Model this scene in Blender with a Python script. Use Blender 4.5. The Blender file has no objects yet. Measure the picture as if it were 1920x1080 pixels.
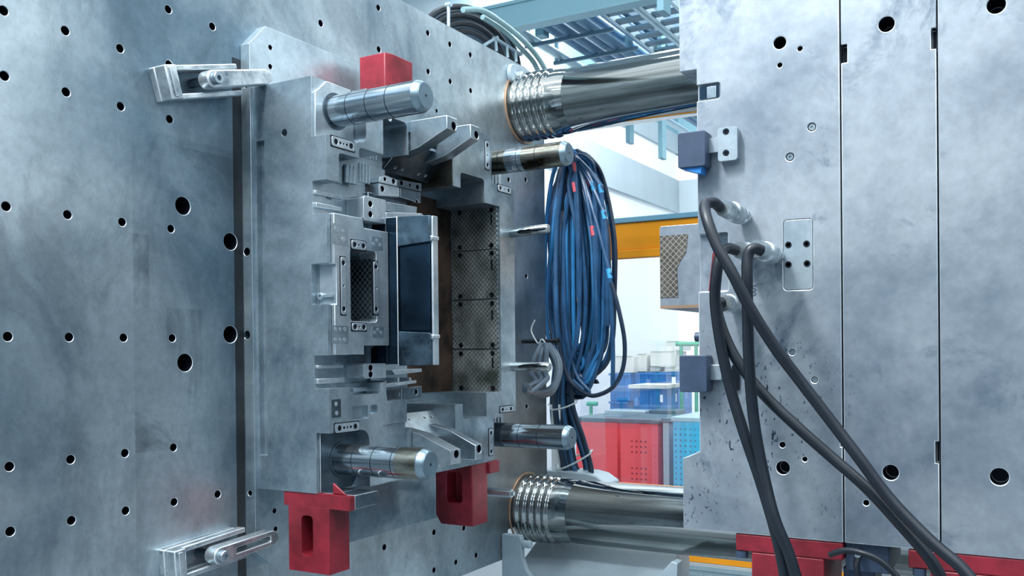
import bpy, bmesh, math, random
from mathutils import Vector, Matrix
random.seed(7)
S = bpy.context.scene
COL = S.collection
PI = math.pi

# ------------------------------------------------------------------ camera
F_PX, PX, PY = 1692.509, 1019.964, 668.289          # focal length and principal point in a 1920x1080 frame
CAM = Vector((1.94688, 0.0, 1.6))
ROWS = (Vector((0.876193, 0.481865, -0.009643)),     # image right
        Vector((-0.005847, -0.009380, -0.999939)),   # image down
        Vector((-0.481926, 0.876196, -0.005402)))    # view direction
cd = bpy.data.cameras.new('camera'); cam = bpy.data.objects.new('camera', cd); COL.objects.link(cam)
rm = Matrix((ROWS[0], -ROWS[1], -ROWS[2])).transposed()
cam.matrix_world = Matrix.Translation(CAM) @ rm.to_4x4()
cd.sensor_width = 36; cd.lens = F_PX / 1920 * 36
cd.shift_x = -(PX - 960) / 1920; cd.shift_y = (PY - 540) / 1920
cd.clip_start = 0.05; cd.clip_end = 200
S.camera = cam

def at(u, v, x=None, y=None, z=None):
    """point of the world seen at pixel (u, v) that lies on the plane x=, y= or z="""
    d = ROWS[0] * ((u - PX) / F_PX) + ROWS[1] * ((v - PY) / F_PX) + ROWS[2]
    i, val = (0, x) if x is not None else (1, y) if y is not None else (2, z)
    return CAM + d * ((val - CAM[i]) / d[i])

# ------------------------------------------------------------------ light and exposure
W = bpy.data.worlds.new('world'); S.world = W; W.use_nodes = True
bg = W.node_tree.nodes['Background']
bg.inputs[0].default_value = (0.80, 0.92, 1.0, 1); bg.inputs[1].default_value = 1.2
def area(name, loc, aim, sx, sy, power, color=(1, 1, 1)):
    l = bpy.data.lights.new(name, 'AREA'); l.shape = 'RECTANGLE'; l.size = sx; l.size_y = sy
    l.energy = power; l.color = color
    o = bpy.data.objects.new(name, l); COL.objects.link(o); o.location = loc
    o.rotation_euler = (Vector(aim) - Vector(loc)).to_track_quat('-Z', 'Y').to_euler()
    return o
area('hall_lamp', (0.55, 0.1, 4.4), (1.0, 2.2, 1.6), 0.35, 0.8, 95, (0.93, 0.97, 1.0))
for yy_ in (-2.6, -0.6, 1.4, 4.4, 7.6):                       # rows of tube lamps running along the machine
    l_ = area('tube_lamp', (1.6, yy_, 5.9), (1.6, yy_ - .01, 0), 7.0, 0.12, 80, (0.88, 0.96, 1.0))
    l_.rotation_euler = (0, 0, 0)
area('hall_lamp', (-1.0, 10.5, 6.6), (-1.0, 13, 1.0), 6, 3, 800, (0.95, 0.98, 1.0))
S.view_settings.view_transform = 'Standard'; S.view_settings.look = 'None'
S.view_settings.gamma = 1; S.view_settings.use_curve_mapping = False
S.view_settings.exposure = 0.45

# ------------------------------------------------------------------ materials
def lin(c): return tuple((v / 12.92 if v <= .04045 else ((v + .055) / 1.055) ** 2.4) for v in c)
def rgb(r, g, b): return lin((r / 255, g / 255, b / 255)) + (1,)
def newmat(name):
    m = bpy.data.materials.new(name); m.use_nodes = True
    nt = m.node_tree; return m, nt, nt.nodes['Principled BSDF']
def N(nt, t, **kw):
    n = nt.nodes.new(t)
    for k, v in kw.items(): setattr(n, k, v)
    return n
def ramp(nt, a, b, fac, ca=(0, 0, 0, 1), cb=(1, 1, 1, 1)):
    r = N(nt, 'ShaderNodeValToRGB'); e = r.color_ramp.elements
    e[0].position = a; e[1].position = b; e[0].color = ca; e[1].color = cb
    nt.links.new(fac, r.inputs[0]); return r
def noise(nt, vec, scale, detail=4, rough=.6, dist=0):
    n = N(nt, 'ShaderNodeTexNoise'); n.inputs['Scale'].default_value = scale
    n.inputs['Detail'].default_value = detail; n.inputs['Roughness'].default_value = rough
    n.inputs['Distortion'].default_value = dist
    nt.links.new(vec, n.inputs['Vector']); return n.outputs['Fac']
def mixc(nt, fac, a, b, mode='MIX'):
    m = N(nt, 'ShaderNodeMix', data_type='RGBA', blend_type=mode)
    for s, v in ((m.inputs[0], fac), (m.inputs[6], a), (m.inputs[7], b)):
        if hasattr(v, 'links'): nt.links.new(v, s)
        else: s.default_value = v
    return m.outputs[2]
def mapping(nt, scale=(1, 1, 1), loc=(0, 0, 0)):
    g = N(nt, 'ShaderNodeNewGeometry'); mp = N(nt, 'ShaderNodeMapping')
    mp.inputs['Scale'].default_value = scale; mp.inputs['Location'].default_value = loc
    nt.links.new(g.outputs['Position'], mp.inputs['Vector']); return mp.outputs[0]

def steel(name, light, dark, metallic=.75, rough=.34, scale=2.6, lo=.34, hi=.66, seed=0., stretch=(1, 1, 1), grime=None, speck=.0, bump=.02, fine=38):
    m, nt, p = newmat(name)
    v = mapping(nt, stretch, (seed, seed * .7, seed * 1.3))
    f1 = noise(nt, v, scale, 5, .62, .25); f2 = noise(nt, v, fine, 3, .7)
    c = ramp(nt, lo, hi, f1, dark, light).outputs[0]
    c = mixc(nt, .28, c, ramp(nt, .3, .7, f2, (.35, .35, .35, 1), (1, 1, 1, 1)).outputs[0], 'MULTIPLY')
    if grime:
        f3 = noise(nt, v, scale * 1.9, 6, .7, .5)
        c = mixc(nt, ramp(nt, .56, .70, f3).outputs[0], c, grime)
    if speck:
        f4 = noise(nt, v, 190, 2, .5)
        c = mixc(nt, ramp(nt, .62, .66, f4, (0, 0, 0, 1), (speck,) * 3 + (1,)).outputs[0], c, (.02, .03, .04, 1))
    nt.links.new(c, p.inputs['Base Color'])
    r = ramp(nt, .3, .72, f1, (rough + .14,) * 3 + (1,), (rough - .04,) * 3 + (1,))
    nt.links.new(r.outputs[0], p.inputs['Roughness'])
    p.inputs['Metallic'].default_value = metallic
    if bump:
        b = N(nt, 'ShaderNodeBump'); b.inputs['Strength'].default_value = .25; b.inputs['Distance'].default_value = bump * .01
        nt.links.new(f2, b.inputs['Height']); nt.links.new(b.outputs[0], p.inputs['Normal'])
    return m
def block_mat():
    m = M['block']; nt = m.node_tree; p = nt.nodes['Principled BSDF']; old = p.inputs['Base Color'].links[0].from_socket
    a = ramp(nt, .66, .69, noise(nt, mapping(nt, (1, 1, .45), (2, 0, 5)), 170, 2, .5)).outputs[0]
    b = ramp(nt, .44, .56, noise(nt, mapping(nt, (1, 1, 1), (6, 2, 1)), 6.2, 3, .5)).outputs[0]
    q = N(nt, 'ShaderNodeMath', operation='MULTIPLY'); nt.links.new(a, q.inputs[0]); nt.links.new(b, q.inputs[1])
    g = N(nt, 'ShaderNodeNewGeometry'); d = N(nt, 'ShaderNodeVectorMath', operation='DISTANCE'); nt.links.new(g.outputs['Position'], d.inputs[0]); d.inputs[1].default_value = (1.40, 1.81, 1.42)
    near = ramp(nt, .14, .30, d.outputs['Value'], (1, 1, 1, 1), (0, 0, 0, 1)).outputs[0]     # pitting round the lower near corner
    q2 = N(nt, 'ShaderNodeMath', operation='MULTIPLY'); nt.links.new(q.outputs[0], q2.inputs[0]); nt.links.new(near, q2.inputs[1]); q = q2
    nt.links.new(mixc(nt, q.outputs[0], old, rgb(44, 56, 70)), p.inputs['Base Color'])
def plain(name, col, rough=.5, metallic=0, var=.25, scale=6, **kw):
    m, nt, p = newmat(name)
    v = mapping(nt); f = noise(nt, v, scale, 5, .6)
    d = tuple(c * (1 - var) for c in col[:3]) + (1,)
    nt.links.new(ramp(nt, .3, .65, f, d, col).outputs[0], p.inputs['Base Color'])
    p.inputs['Roughness'].default_value = rough; p.inputs['Metallic'].default_value = metallic
    for k, x in kw.items(): p.inputs[k].default_value = x
    return m

M = {}
M['edge'] = steel('worn_edge_highlight', rgb(240, 246, 250), rgb(206, 218, 226), .6, .3, 8, .3, .6, 1.)  # worn edges, whitened further to paint in their highlights
M['platen_old'] = steel('platen_steel', rgb(188, 208, 218), rgb(88, 108, 124), .72, .30, 2.1, .30, .68, 3.1, speck=.25, grime=rgb(62, 78, 92))
def platen_mat():
    """ground steel with faint machining zones, oil stains and a warmer patch near the lower tie bar"""
    m, nt, p = newmat('platen_steel'); v = mapping(nt); g = N(nt, 'ShaderNodeNewGeometry'); s_ = N(nt, 'ShaderNodeSeparateXYZ')
    nt.links.new(g.outputs['Position'], s_.inputs[0])
    f1 = noise(nt, v, 1.5, 4, .55, .3); f2 = noise(nt, v, 46, 3, .7); f3 = noise(nt, mapping(nt, (1, 1, .5), (4, 3, 1)), 5.5, 6, .65, .6)
    c = ramp(nt, .36, .64, f1, rgb(116, 138, 152), rgb(216, 228, 234)).outputs[0]
    c = mixc(nt, .30, c, ramp(nt, .3, .7, f2, (.35, .35, .35, 1), (1, 1, 1, 1)).outputs[0], 'MULTIPLY')
    def between(sock, a, b_):
        x = N(nt, 'ShaderNodeMath', operation='GREATER_THAN'); nt.links.new(sock, x.inputs[0]); x.inputs[1].default_value = a
        y = N(nt, 'ShaderNodeMath', operation='LESS_THAN'); nt.links.new(sock, y.inputs[0]); y.inputs[1].default_value = b_
        q = N(nt, 'ShaderNodeMath', operation='MULTIPLY'); nt.links.new(x.outputs[0], q.inputs[0]); nt.links.new(y.outputs[0], q.inputs[1]); return q.outputs[0]
    def mul(a, b_):
        q = N(nt, 'ShaderNodeMath', operation='MULTIPLY')
        for s2, val in ((q.inputs[0], a), (q.inputs[1], b_)):
            if hasattr(val, 'links'): nt.links.new(val, s2)
            else: s2.default_value = val
        return q.outputs[0]
    stain = ramp(nt, .46, .62, f3).outputs[0]
    # zone next to the clamped mould, slightly darker; narrow patches inside it
    c = mixc(nt, mul(between(s_.outputs[1], 1.455, 2.9), mul(between(s_.outputs[2], 1.0, 2.16), .13)), c, rgb(70, 92, 108))
    for y0, y1, z0, z1, k in ((1.455, 1.62, 1.36, 1.46, .5), (1.455, 1.50, 1.72, 1.90, .35), (1.50, 1.80, 2.0, 2.14, .25), (1.55, 1.66, 1.50, 1.72, .25)):
        c = mixc(nt, mul(mul(between(s_.outputs[1], y0, y1), between(s_.outputs[2], z0, z1)), mul(k, stain)), c, rgb(34, 46, 58))
    c = mixc(nt, mul(stain, .34), c, rgb(58, 76, 90))
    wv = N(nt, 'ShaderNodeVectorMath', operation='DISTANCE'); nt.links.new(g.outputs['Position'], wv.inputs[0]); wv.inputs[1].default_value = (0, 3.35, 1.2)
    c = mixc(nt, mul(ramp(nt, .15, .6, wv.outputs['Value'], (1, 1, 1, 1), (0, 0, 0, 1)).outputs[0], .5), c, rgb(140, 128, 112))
    # brown-tinted gap shadow painted along the edge of the clamp plate
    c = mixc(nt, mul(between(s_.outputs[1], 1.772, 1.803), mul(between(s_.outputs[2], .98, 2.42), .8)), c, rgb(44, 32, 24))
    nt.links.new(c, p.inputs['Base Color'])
    nt.links.new(ramp(nt, .3, .7, f1, (.46,) * 3 + (1,), (.33,) * 3 + (1,)).outputs[0], p.inputs['Roughness'])
    p.inputs['Metallic'].default_value = .82
    return m
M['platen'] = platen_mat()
M['clamp_plate'] = steel('clamp_plate_steel', rgb(206, 222, 230), rgb(104, 128, 144), .78, .33, 3.0, .3, .65, 9.)
M['body'] = steel('mould_steel', rgb(204, 218, 226), rgb(84, 110, 126), .8, .30, 3.6, .30, .68, 5.7, speck=.2)
M['bright'] = steel('ground_steel', rgb(222, 232, 238), rgb(150, 168, 180), .75, .3, 6, .3, .65, 1.7)
M['dark_steel'] = steel('oiled_steel', rgb(104, 124, 138), rgb(34, 44, 52), .7, .3, 5, .3, .65, 2.2)
M['blue_steel'] = steel('blued_steel', rgb(60, 88, 112), rgb(10, 22, 34), .85, .22, 4, .3, .7, 4.4, bump=.01)
M['core_steel'] = steel('core_pad_steel', rgb(120, 146, 164), rgb(20, 38, 54), .85, .24, 7, .36, .62, 1.4, bump=.01)
M['rust'] = steel('rusty_oily_steel', rgb(92, 72, 60), rgb(24, 20, 20), .45, .5, 9, .32, .62, 6.)
M['brown'] = steel('brown_stained_steel', rgb(120, 116, 106), rgb(48, 44, 36), .6, .4, 10, .32, .62, 8.)
M['pin'] = steel('pin_steel', rgb(224, 232, 236), rgb(96, 114, 128), .95, .10, 7, .36, .62, 3., stretch=(.1, 6, 6), bump=.0)  # lengthwise streaks in the colour stand in for reflected light
M['nose'] = plain('brushed_pin_nose', rgb(150, 172, 184), .3, .85, .25, 9)
M['pin_face'] = plain('turned_pin_face', rgb(118, 142, 156), .42, .6, .2, 30)
M['pin_oil'] = steel('oily_pin_steel', rgb(170, 168, 156), rgb(44, 40, 30), .95, .2, 9, .38, .58, 6.6, stretch=(.5, 2, 2), bump=.0)
M['chrome'] = steel('tie_bar_chrome', rgb(226, 228, 226), rgb(118, 124, 122), 1.0, .04, 2, .36, .64, 1., stretch=(.08, 9, 9), bump=.0)  # long pale streaks paint lamp reflections into the chrome colour
M['cast'] = steel('clamp_cast_steel', rgb(226, 234, 238), rgb(110, 130, 142), .8, .28, 16, .3, .6, 3.3)
M['block'] = steel('moving_mould_steel', rgb(176, 184, 192), rgb(108, 122, 136), .5, .42, 2.6, .34, .62, 7.3, grime=rgb(92, 108, 124))
block_mat()
M['hole'] = plain('shaded_bore_steel', rgb(24, 32, 46), .5, .5)  # bore and groove walls darkened, painting the shade inside them
M['screw'] = plain('black_oxide_screw', rgb(28, 34, 44), .4, .6)
M['copper'] = plain('bronze_ring', rgb(206, 168, 138), .35, .6)
M['red'] = steel('red_foot_paint', rgb(166, 42, 60), rgb(92, 6, 18), .0, .42, 7, .3, .7, 2.9, bump=.06)
M['pale_paint'] = plain('pale_machine_paint', rgb(176, 194, 204), .42, 0, .18, 5)
M['cyan_paint'] = plain('pale_cyan_beam_paint', rgb(132, 176, 190), .5, 0, .08, 2)
M['pale_panel'] = plain('pale_blue_panel', rgb(214, 232, 236), .6, 0, .04, 1)
M['white'] = plain('white_wall_paint', rgb(244, 249, 252), .8, 0, .03, 1)
M['grey_band'] = plain('grey_wall_cladding', rgb(176, 192, 200), .6, 0, .12, 1.2)
M['dark_duct'] = plain('dark_duct_sheet', rgb(92, 124, 144), .5, .2, .15, 1.5)
M['blue_pipe'] = plain('blue_grey_pipe', rgb(96, 136, 166), .5, .1, .15, 5)
M['tray'] = plain('galvanised_tray', rgb(176, 200, 210), .4, .5, .15, 6)
M['orange'] = plain('orange_gate_paint', rgb(250, 160, 20), .4, 0, .12, 6)
M['gate_blue'] = plain('gate_top_trim', rgb(120, 168, 190), .4, 0, .1, 3)
M['hose'] = plain('black_rubber_hose', rgb(22, 31, 42), .40, 0, .35, 30)
M['hose_sheen'] = plain('black_hose_sheen', rgb(74, 98, 116), .4, 0, .35, 14)  # every second coil hose lightened to paint the bluish highlight
M['cable_blue'] = plain('blue_black_cable', rgb(48, 92, 134), .32, 0, .4, 14)
M['cable_dark'] = plain('dark_cable', rgb(34, 54, 76), .34, 0, .4, 14)
M['cable_bright'] = plain('bright_blue_cable', rgb(56, 136, 196), .34, 0, .3, 14)
M['cable_grey'] = plain('grey_cable', rgb(92, 108, 122), .4, 0, .3, 14)
M['pale_hose'] = plain('pale_green_hose', rgb(150, 186, 190), .3, 0, .2, 9)
M['tape_red'] = plain('pink_red_tape', rgb(244, 104, 120), .5)
M['tape_blue'] = plain('light_blue_tape', rgb(70, 176, 232), .5)
M['zip'] = plain('white_zip_tie', rgb(220, 230, 232), .5)
M['bin_red'] = plain('red_plastic_bin', rgb(236, 84, 92), .5, 0, .12, 3)
M['bin_cyan'] = plain('light_blue_plastic_bin', rgb(70, 190, 228), .5, 0, .08, 3)
M['bin_rim'] = plain('dark_bin_lid', rgb(70, 96, 112), .5, 0, .2, 4)
M['crate_blue'] = plain('blue_plastic_crate', rgb(24, 116, 190), .45, 0, .35, 5)
M['card'] = plain('grey_cardboard', rgb(204, 206, 202), .8, 0, .1, 6)
M['green'] = plain('green_trolley_paint', rgb(40, 160, 120), .4)
M['sensor'] = plain('dark_blue_latch_block', rgb(62, 78, 102), .45, .1, .3, 30)
M['blue_plastic'] = plain('blue_plastic', rgb(40, 130, 210), .4)
M['light_blocker'] = plain('grey_light_blocker', rgb(124, 140, 150), .7, 0, .1, 1)
M['floor'] = plain('hall_floor', rgb(120, 130, 138), .4, 0, .1, 1)
def clearmat():
    m, nt, p = newmat('clear_guard_pane')
    p.inputs['Base Color'].default_value = (.93, .98, 1, 1); p.inputs['Roughness'].default_value = .02
    p.inputs['Transmission Weight'].default_value = 1; p.inputs['IOR'].default_value = 1.12
    p.inputs['Alpha'].default_value = .12
    return m
M['pane'] = clearmat()
def diamond(name, plane, pitch, c_hi, c_lo, groove, rough=.3, c2=None):
    """steel with a cross-hatched oil groove pattern: fine relief"""
    m, nt, p = newmat(name)
    g = N(nt, 'ShaderNodeNewGeometry'); s = N(nt, 'ShaderNodeSeparateXYZ'); nt.links.new(g.outputs['Position'], s.inputs[0])
    a, b = s.outputs[plane[0]], s.outputs[plane[1]]
    outs = []
    for op in ('ADD', 'SUBTRACT'):
        q = N(nt, 'ShaderNodeMath', operation=op); nt.links.new(a, q.inputs[0]); nt.links.new(b, q.inputs[1])
        r = N(nt, 'ShaderNodeMath', operation='PINGPONG'); nt.links.new(q.outputs[0], r.inputs[0]); r.inputs[1].default_value = pitch
        t = N(nt, 'ShaderNodeMath', operation='LESS_THAN'); nt.links.new(r.outputs[0], t.inputs[0]); t.inputs[1].default_value = pitch * .16
        outs.append(t.outputs[0])
    mx = N(nt, 'ShaderNodeMath', operation='MAXIMUM'); nt.links.new(outs[0], mx.inputs[0]); nt.links.new(outs[1], mx.inputs[1])
    v = mapping(nt); f = noise(nt, v, 9, 4, .6)
    c = ramp(nt, .32, .66, f, c_lo, c_hi).outputs[0]
    c = mixc(nt, mx.outputs[0], c, groove)
    nt.links.new(c, p.inputs['Base Color']); p.inputs['Metallic'].default_value = .7; p.inputs['Roughness'].default_value = rough
    bp = N(nt, 'ShaderNodeBump'); bp.invert = True; bp.inputs['Distance'].default_value = .001; bp.inputs['Strength'].default_value = .6
    nt.links.new(mx.outputs[0], bp.inputs['Height']); nt.links.new(bp.outputs[0], p.inputs['Normal'])
    return m
M['diamond'] = diamond('cross_hatched_wear_plate', (0, 2), .0085, rgb(214, 222, 222), rgb(96, 104, 98), rgb(26, 28, 26))
M['diamond_dark'] = diamond('dark_cross_hatched_plate', (0, 2), .009, rgb(92, 104, 112), rgb(24, 32, 40), rgb(150, 166, 176))
M['diamond_brown'] = diamond('brown_cross_hatched_plate', (0, 2), .008, rgb(120, 112, 104), rgb(70, 66, 62), rgb(176, 170, 160), .4)

# ------------------------------------------------------------------ mesh helpers
def bx(bm, x0, x1, y0, y1, z0, z1):
    vs = [bm.verts.new((x, y, z)) for x in (x0, x1) for y in (y0, y1) for z in (z0, z1)]
    for f in ((0, 1, 3, 2), (4, 6, 7, 5), (0, 4, 5, 1), (2, 3, 7, 6), (0, 2, 6, 4), (1, 5, 7, 3)): bm.faces.new([vs[i] for i in f])
    return bm
def prism(bm, pts, ax, a, b):
    """pts in the two other axes (in order), extruded along ax from a to b"""
    def P3(p, t):
        q = list(p); q.insert(ax, t); return q
    lo = [bm.verts.new(P3(p, a)) for p in pts]; hi = [bm.verts.new(P3(p, b)) for p in pts]
    n = len(pts); bm.faces.new(lo[::-1]); bm.faces.new(hi)
    for i in range(n): bm.faces.new((lo[i], lo[(i + 1) % n], hi[(i + 1) % n], hi[i]))
    return bm
def rrect(y0, y1, z0, z1, r, seg=4, corners=(1, 1, 1, 1)):
    """rounded rectangle, corners in order (y0z0, y1z0, y1z1, y0z1)"""
    out = []
    for i, (cy, cz, a0) in enumerate(((y0, z0, PI), (y1, z0, 1.5 * PI), (y1, z1, 0), (y0, z1, .5 * PI))):
        if not corners[i] or r <= 0: out.append((cy, cz)); continue
        sy = 1 if cy == y0 else -1; sz = 1 if cz == z0 else -1
        for k in range(seg + 1):
            a = a0 + k / seg * PI / 2
            out.append((cy + sy * r + r * math.cos(a), cz + sz * r + r * math.sin(a)))
    return out
def frame_of(d):
    d = Vector(d).normalized(); u = d.orthogonal().normalized()
    if abs(d.x) > .95: u = Vector((0, 0, 1))
    return d, u, d.cross(u)
def lathe(bm, p, d, prof, seg=32, caps=True):
    """prof: list of (distance along d, radius)"""
    d, u, w = frame_of(d); u = (u - d * u.dot(d)).normalized(); w = d.cross(u); p = Vector(p); rings = []
    for t, r in prof:
        rings.append([bm.verts.new(p + d * t + (u * math.cos(2 * PI * k / seg) + w * math.sin(2 * PI * k / seg)) * r) for k in range(seg)])
    for A, B in zip(rings, rings[1:]):
        for k in range(seg): bm.faces.new((A[k], A[(k + 1) % seg], B[(k + 1) % seg], B[k]))
    if caps: bm.faces.new(rings[0][::-1]); bm.faces.new(rings[-1])
    return bm
def cyl(bm, p, q, r, seg=16, r2=None):
    p, q = Vector(p), Vector(q); return lathe(bm, p, q - p, [(0, r), ((q - p).length, r if r2 is None else r2)], seg)
def smooth_path(pts, n=8, closed=False):
    P = [Vector(p) for p in pts]; out = []
    m = len(P); rng = range(m if closed else m - 1)
    for i in rng:
        p0 = P[(i - 1) % m] if closed or i > 0 else P[0]; p1 = P[i]; p2 = P[(i + 1) % m]
        p3 = P[(i + 2) % m] if closed or i + 2 < m else P[-1]
        for k in range(n):
            t = k / n
            out.append(.5 * ((2 * p1) + (p2 - p0) * t + (2 * p0 - 5 * p1 + 4 * p2 - p3) * t * t + (3 * p1 - p0 - 3 * p2 + p3) * t ** 3))
    if not closed: out.append(P[-1])
    return out
def tube(bm, path, r, seg=10, closed=False):
    P = [Vector(p) for p in path]; n = len(P)
    T = [((P[(i + 1) % n] - P[i - 1]) if closed or 0 < i < n - 1 else (P[1] - P[0] if i == 0 else P[-1] - P[-2])).normalized() for i in range(n)]
    u = T[0].orthogonal().normalized(); rings = []
    for i in range(n):
        u = (u - T[i] * u.dot(T[i])).normalized(); w = T[i].cross(u)
        rr = r(i / (n - 1)) if callable(r) else r
        rings.append([bm.verts.new(P[i] + (u * math.cos(2 * PI * k / seg) + w * math.sin(2 * PI * k / seg)) * rr) for k in range(seg)])
    for i in range(n if closed else n - 1):
        A, B = rings[i], rings[(i + 1) % n]
        off = 0
        if closed and i == n - 1:
            off = min(range(seg), key=lambda o: (A[0].co - B[o].co).length)
        for k in range(seg): bm.faces.new((A[k], A[(k + 1) % seg], B[(k + 1 + off) % seg], B[(k + off) % seg]))
    if not closed: bm.faces.new(rings[0][::-1]); bm.faces.new(rings[-1])
    return bm
def NB(): return bmesh.new()

def origin(o):
    v = Vector((0, 0, 0))
    while o: v += o.location; o = o.parent
    return v
def cut_mesh(me, cut, bore=False):
    """boolean difference, applied"""
    bmesh.ops.recalc_face_normals(cut, faces=cut.faces)
    cm = bpy.data.meshes.new('t'); cut.to_mesh(cm); cut.free()
    if bore:
        for p in cm.polygons: p.material_index = 2
    a = bpy.data.objects.new('t', me); b = bpy.data.objects.new('t', cm); COL.objects.link(a); COL.objects.link(b)
    md = a.modifiers.new('b', 'BOOLEAN'); md.operation = 'DIFFERENCE'; md.solver = 'EXACT'; md.object = b; md.use_self = True; md.material_mode = 'INDEX'
    dg = bpy.context.evaluated_depsgraph_get()
    res = bpy.data.meshes.new_from_object(a.evaluated_get(dg))
    bpy.data.objects.remove(a); bpy.data.objects.remove(b); bpy.data.meshes.remove(cm)
    return res
def obj(name, bm, mat, parent=None, bevel=0, cut=None, label=None, smooth=.6, kind=None, seg=2, bore=False, edge=None):
    bmesh.ops.recalc_face_normals(bm, faces=bm.faces)
    me = bpy.data.meshes.new(name); bm.to_mesh(me); bm.free()
    if cut is not None:
        new = cut_mesh(me, cut, bore); bpy.data.meshes.remove(me); me = new; me.name = name
    off = origin(parent)
    if off.length: me.transform(Matrix.Translation(-off))
    o = bpy.data.objects.new(name, me); COL.objects.link(o)
    if parent: o.parent = parent
    idx = [p.material_index for p in me.polygons]
    me.materials.clear(); me.materials.append(M[mat] if isinstance(mat, str) else mat)
    me.materials.append(M[edge or 'edge']); me.materials.append(M['hole'])
    for p, i_ in zip(me.polygons, idx): p.material_index = i_ if i_ == 2 else 0
    for p in me.polygons: p.use_smooth = True
    me.set_sharp_from_angle(angle=smooth)
    if bevel:
        b = o.modifiers.new('bevel', 'BEVEL'); b.width = bevel; b.segments = seg; b.limit_method = 'ANGLE'; b.angle_limit = .7
        b.harden_normals = False; b.material = 1 if mat in ('platen', 'body', 'clamp_plate', 'bright', 'cast', 'block', 'dark_steel', 'blue_steel') else -1; b.use_clamp_overlap = True
    if label: o['label'] = label
    if kind: o['kind'] = kind
    return o
def thing(name, label, cat, loc, group=None):
    o = bpy.data.objects.new(name, None); COL.objects.link(o); o.location = loc; o.empty_display_size = .05
    o['label'] = label; o['category'] = cat
    if group: o['group'] = group
    return o
def tag(o, label, cat, group=None):
    o['label'] = label; o['category'] = cat
    if group: o['group'] = group
    return o
def recenter(o):
    """put the origin of a single-mesh thing at its base"""
    me = o.data; n = len(me.vertices)
    xs = [v.co for v in me.vertices]
    c = Vector((sum(v.x for v in xs) / n, sum(v.y for v in xs) / n, min(v.z for v in xs)))
    me.transform(Matrix.Translation(-c)); o.location = c; return o
def struct(name, bm, mat, parent=None, **k):
    o = obj(name, bm, mat, parent, **k)
    if not parent: o['kind'] = 'structure'
    return o
YM0, YM1, ZB, ZT, XF = 1.8147, 2.785, 1.2265, 2.341, .298     # mould: near side, far side, bottom, top, parting face

# ================================================================== HALL (setting)
b = NB(); bx(b, -9, 9.2, -6.2, 20, -.2, 0); struct('floor', b, 'floor')
b = NB(); bx(b, -4.2, 9, 16, 16.2, 0, 8); struct('wall_back', b, 'white')
b = NB(); bx(b, 9, 9.2, -6, 20, 0, 4.7); struct('wall_right_blocker', b, 'light_blocker')  # unseen wall, added in grey to cut the side light
b = NB(); bx(b, -9, 9, -6.2, -6, 0, 4.4); struct('wall_front_blocker', b, 'light_blocker')  # unseen wall behind the camera, added to darken the ambient light
b = NB(); bx(b, -4.2, -3.98, 3.0, 16, 0, 8); struct('wall_left', b, 'white')
# cladding bands high on both hall walls
def band(name, z0, z1, mat, t=.05):
    b = NB(); bx(b, -3.98, -3.98 + t, 7.0, 16, z0, z1); bx(b, -3.98, 9, 16 - t, 16, z0, z1); return struct(name, b, mat)
band('trim_1', 4.15, 4.75, 'grey_band', .06)
band('trim_2', 5.25, 5.6, 'grey_band', .05)
band('trim_3', 5.6, 6.1, 'cyan_paint', .04)
b = NB(); bx(b, -4.2, 9, 3.2, 16.2, 6.9, 7.1); struct('ceiling', b, 'grey_band')

# ================================================================== STATIONARY PLATEN
P = .14; ROW0 = 2.34343; Y0 = 1.14661
plat = thing('machine_platen', 'big grey drilled steel machine platen filling the left of the picture', 'machine plate', (-.22, 2.3, .74))
b = NB(); prism(b, [(1.04, .744), (3.214, .744), (3.214, .86), (3.558, .86), (3.562, 2.62)] + [(3.40 + .16 * math.cos(a), 2.67 + .16 * math.sin(a)) for a in [k * PI / 12 for k in range(0, 7)]] + [(1.04, 2.83)], 0, -.45, 0)
c = NB()
def tap(k, r, rad=.0105, depth=.05):
    cyl(c, (-depth, Y0 + P * k, ROW0 - P * r), (.02, Y0 + P * k, ROW0 - P * r), rad, 16)
for k, rows in {0: (0, 1, 3, 5, 7, 8), 1: (0, 1, 3, 5, 7, 8), 2: (0, 1, 3, 5, 7, 8), 3: (-1, 0, 1, 3, 5, 7, 8), 4: (-1, 0, 8), 5: (-2, 9), 7: (-2,), 9: (-2, -3), 11: (-2, -3), 12: (-2, -3), 13: (-2, -3)}.items():
    for r in rows: tap(k, r)
for u, v in [(721, 1026), (814, 998), (855, 1054), (893, 1041), (814, 1069), (986, 337), (954, 337), (987, 518), (988, 762), (870, 990)]:
    q = at(u, v, x=0); cyl(c, (-.05, q.y, q.z), (.02, q.y, q.z), .0105, 16)
for u, v, rr in [(343, 386, .0235), (432, 453, .0235), (432, 627, .0235), (347, 680, .0235)]:
    q = at(u, v, x=0); cyl(c, (-.2, q.y, q.z), (.02, q.y, q.z), rr, 28)
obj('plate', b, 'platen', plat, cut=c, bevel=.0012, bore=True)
# wear zones ground into the platen
# ================================================================== FIXED MOULD HALF
mf = thing('mould_half', 'fixed steel injection mould half bolted to the drilled platen, with four guide pins', 'mould', (.15, 2.3, ZB))
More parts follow.
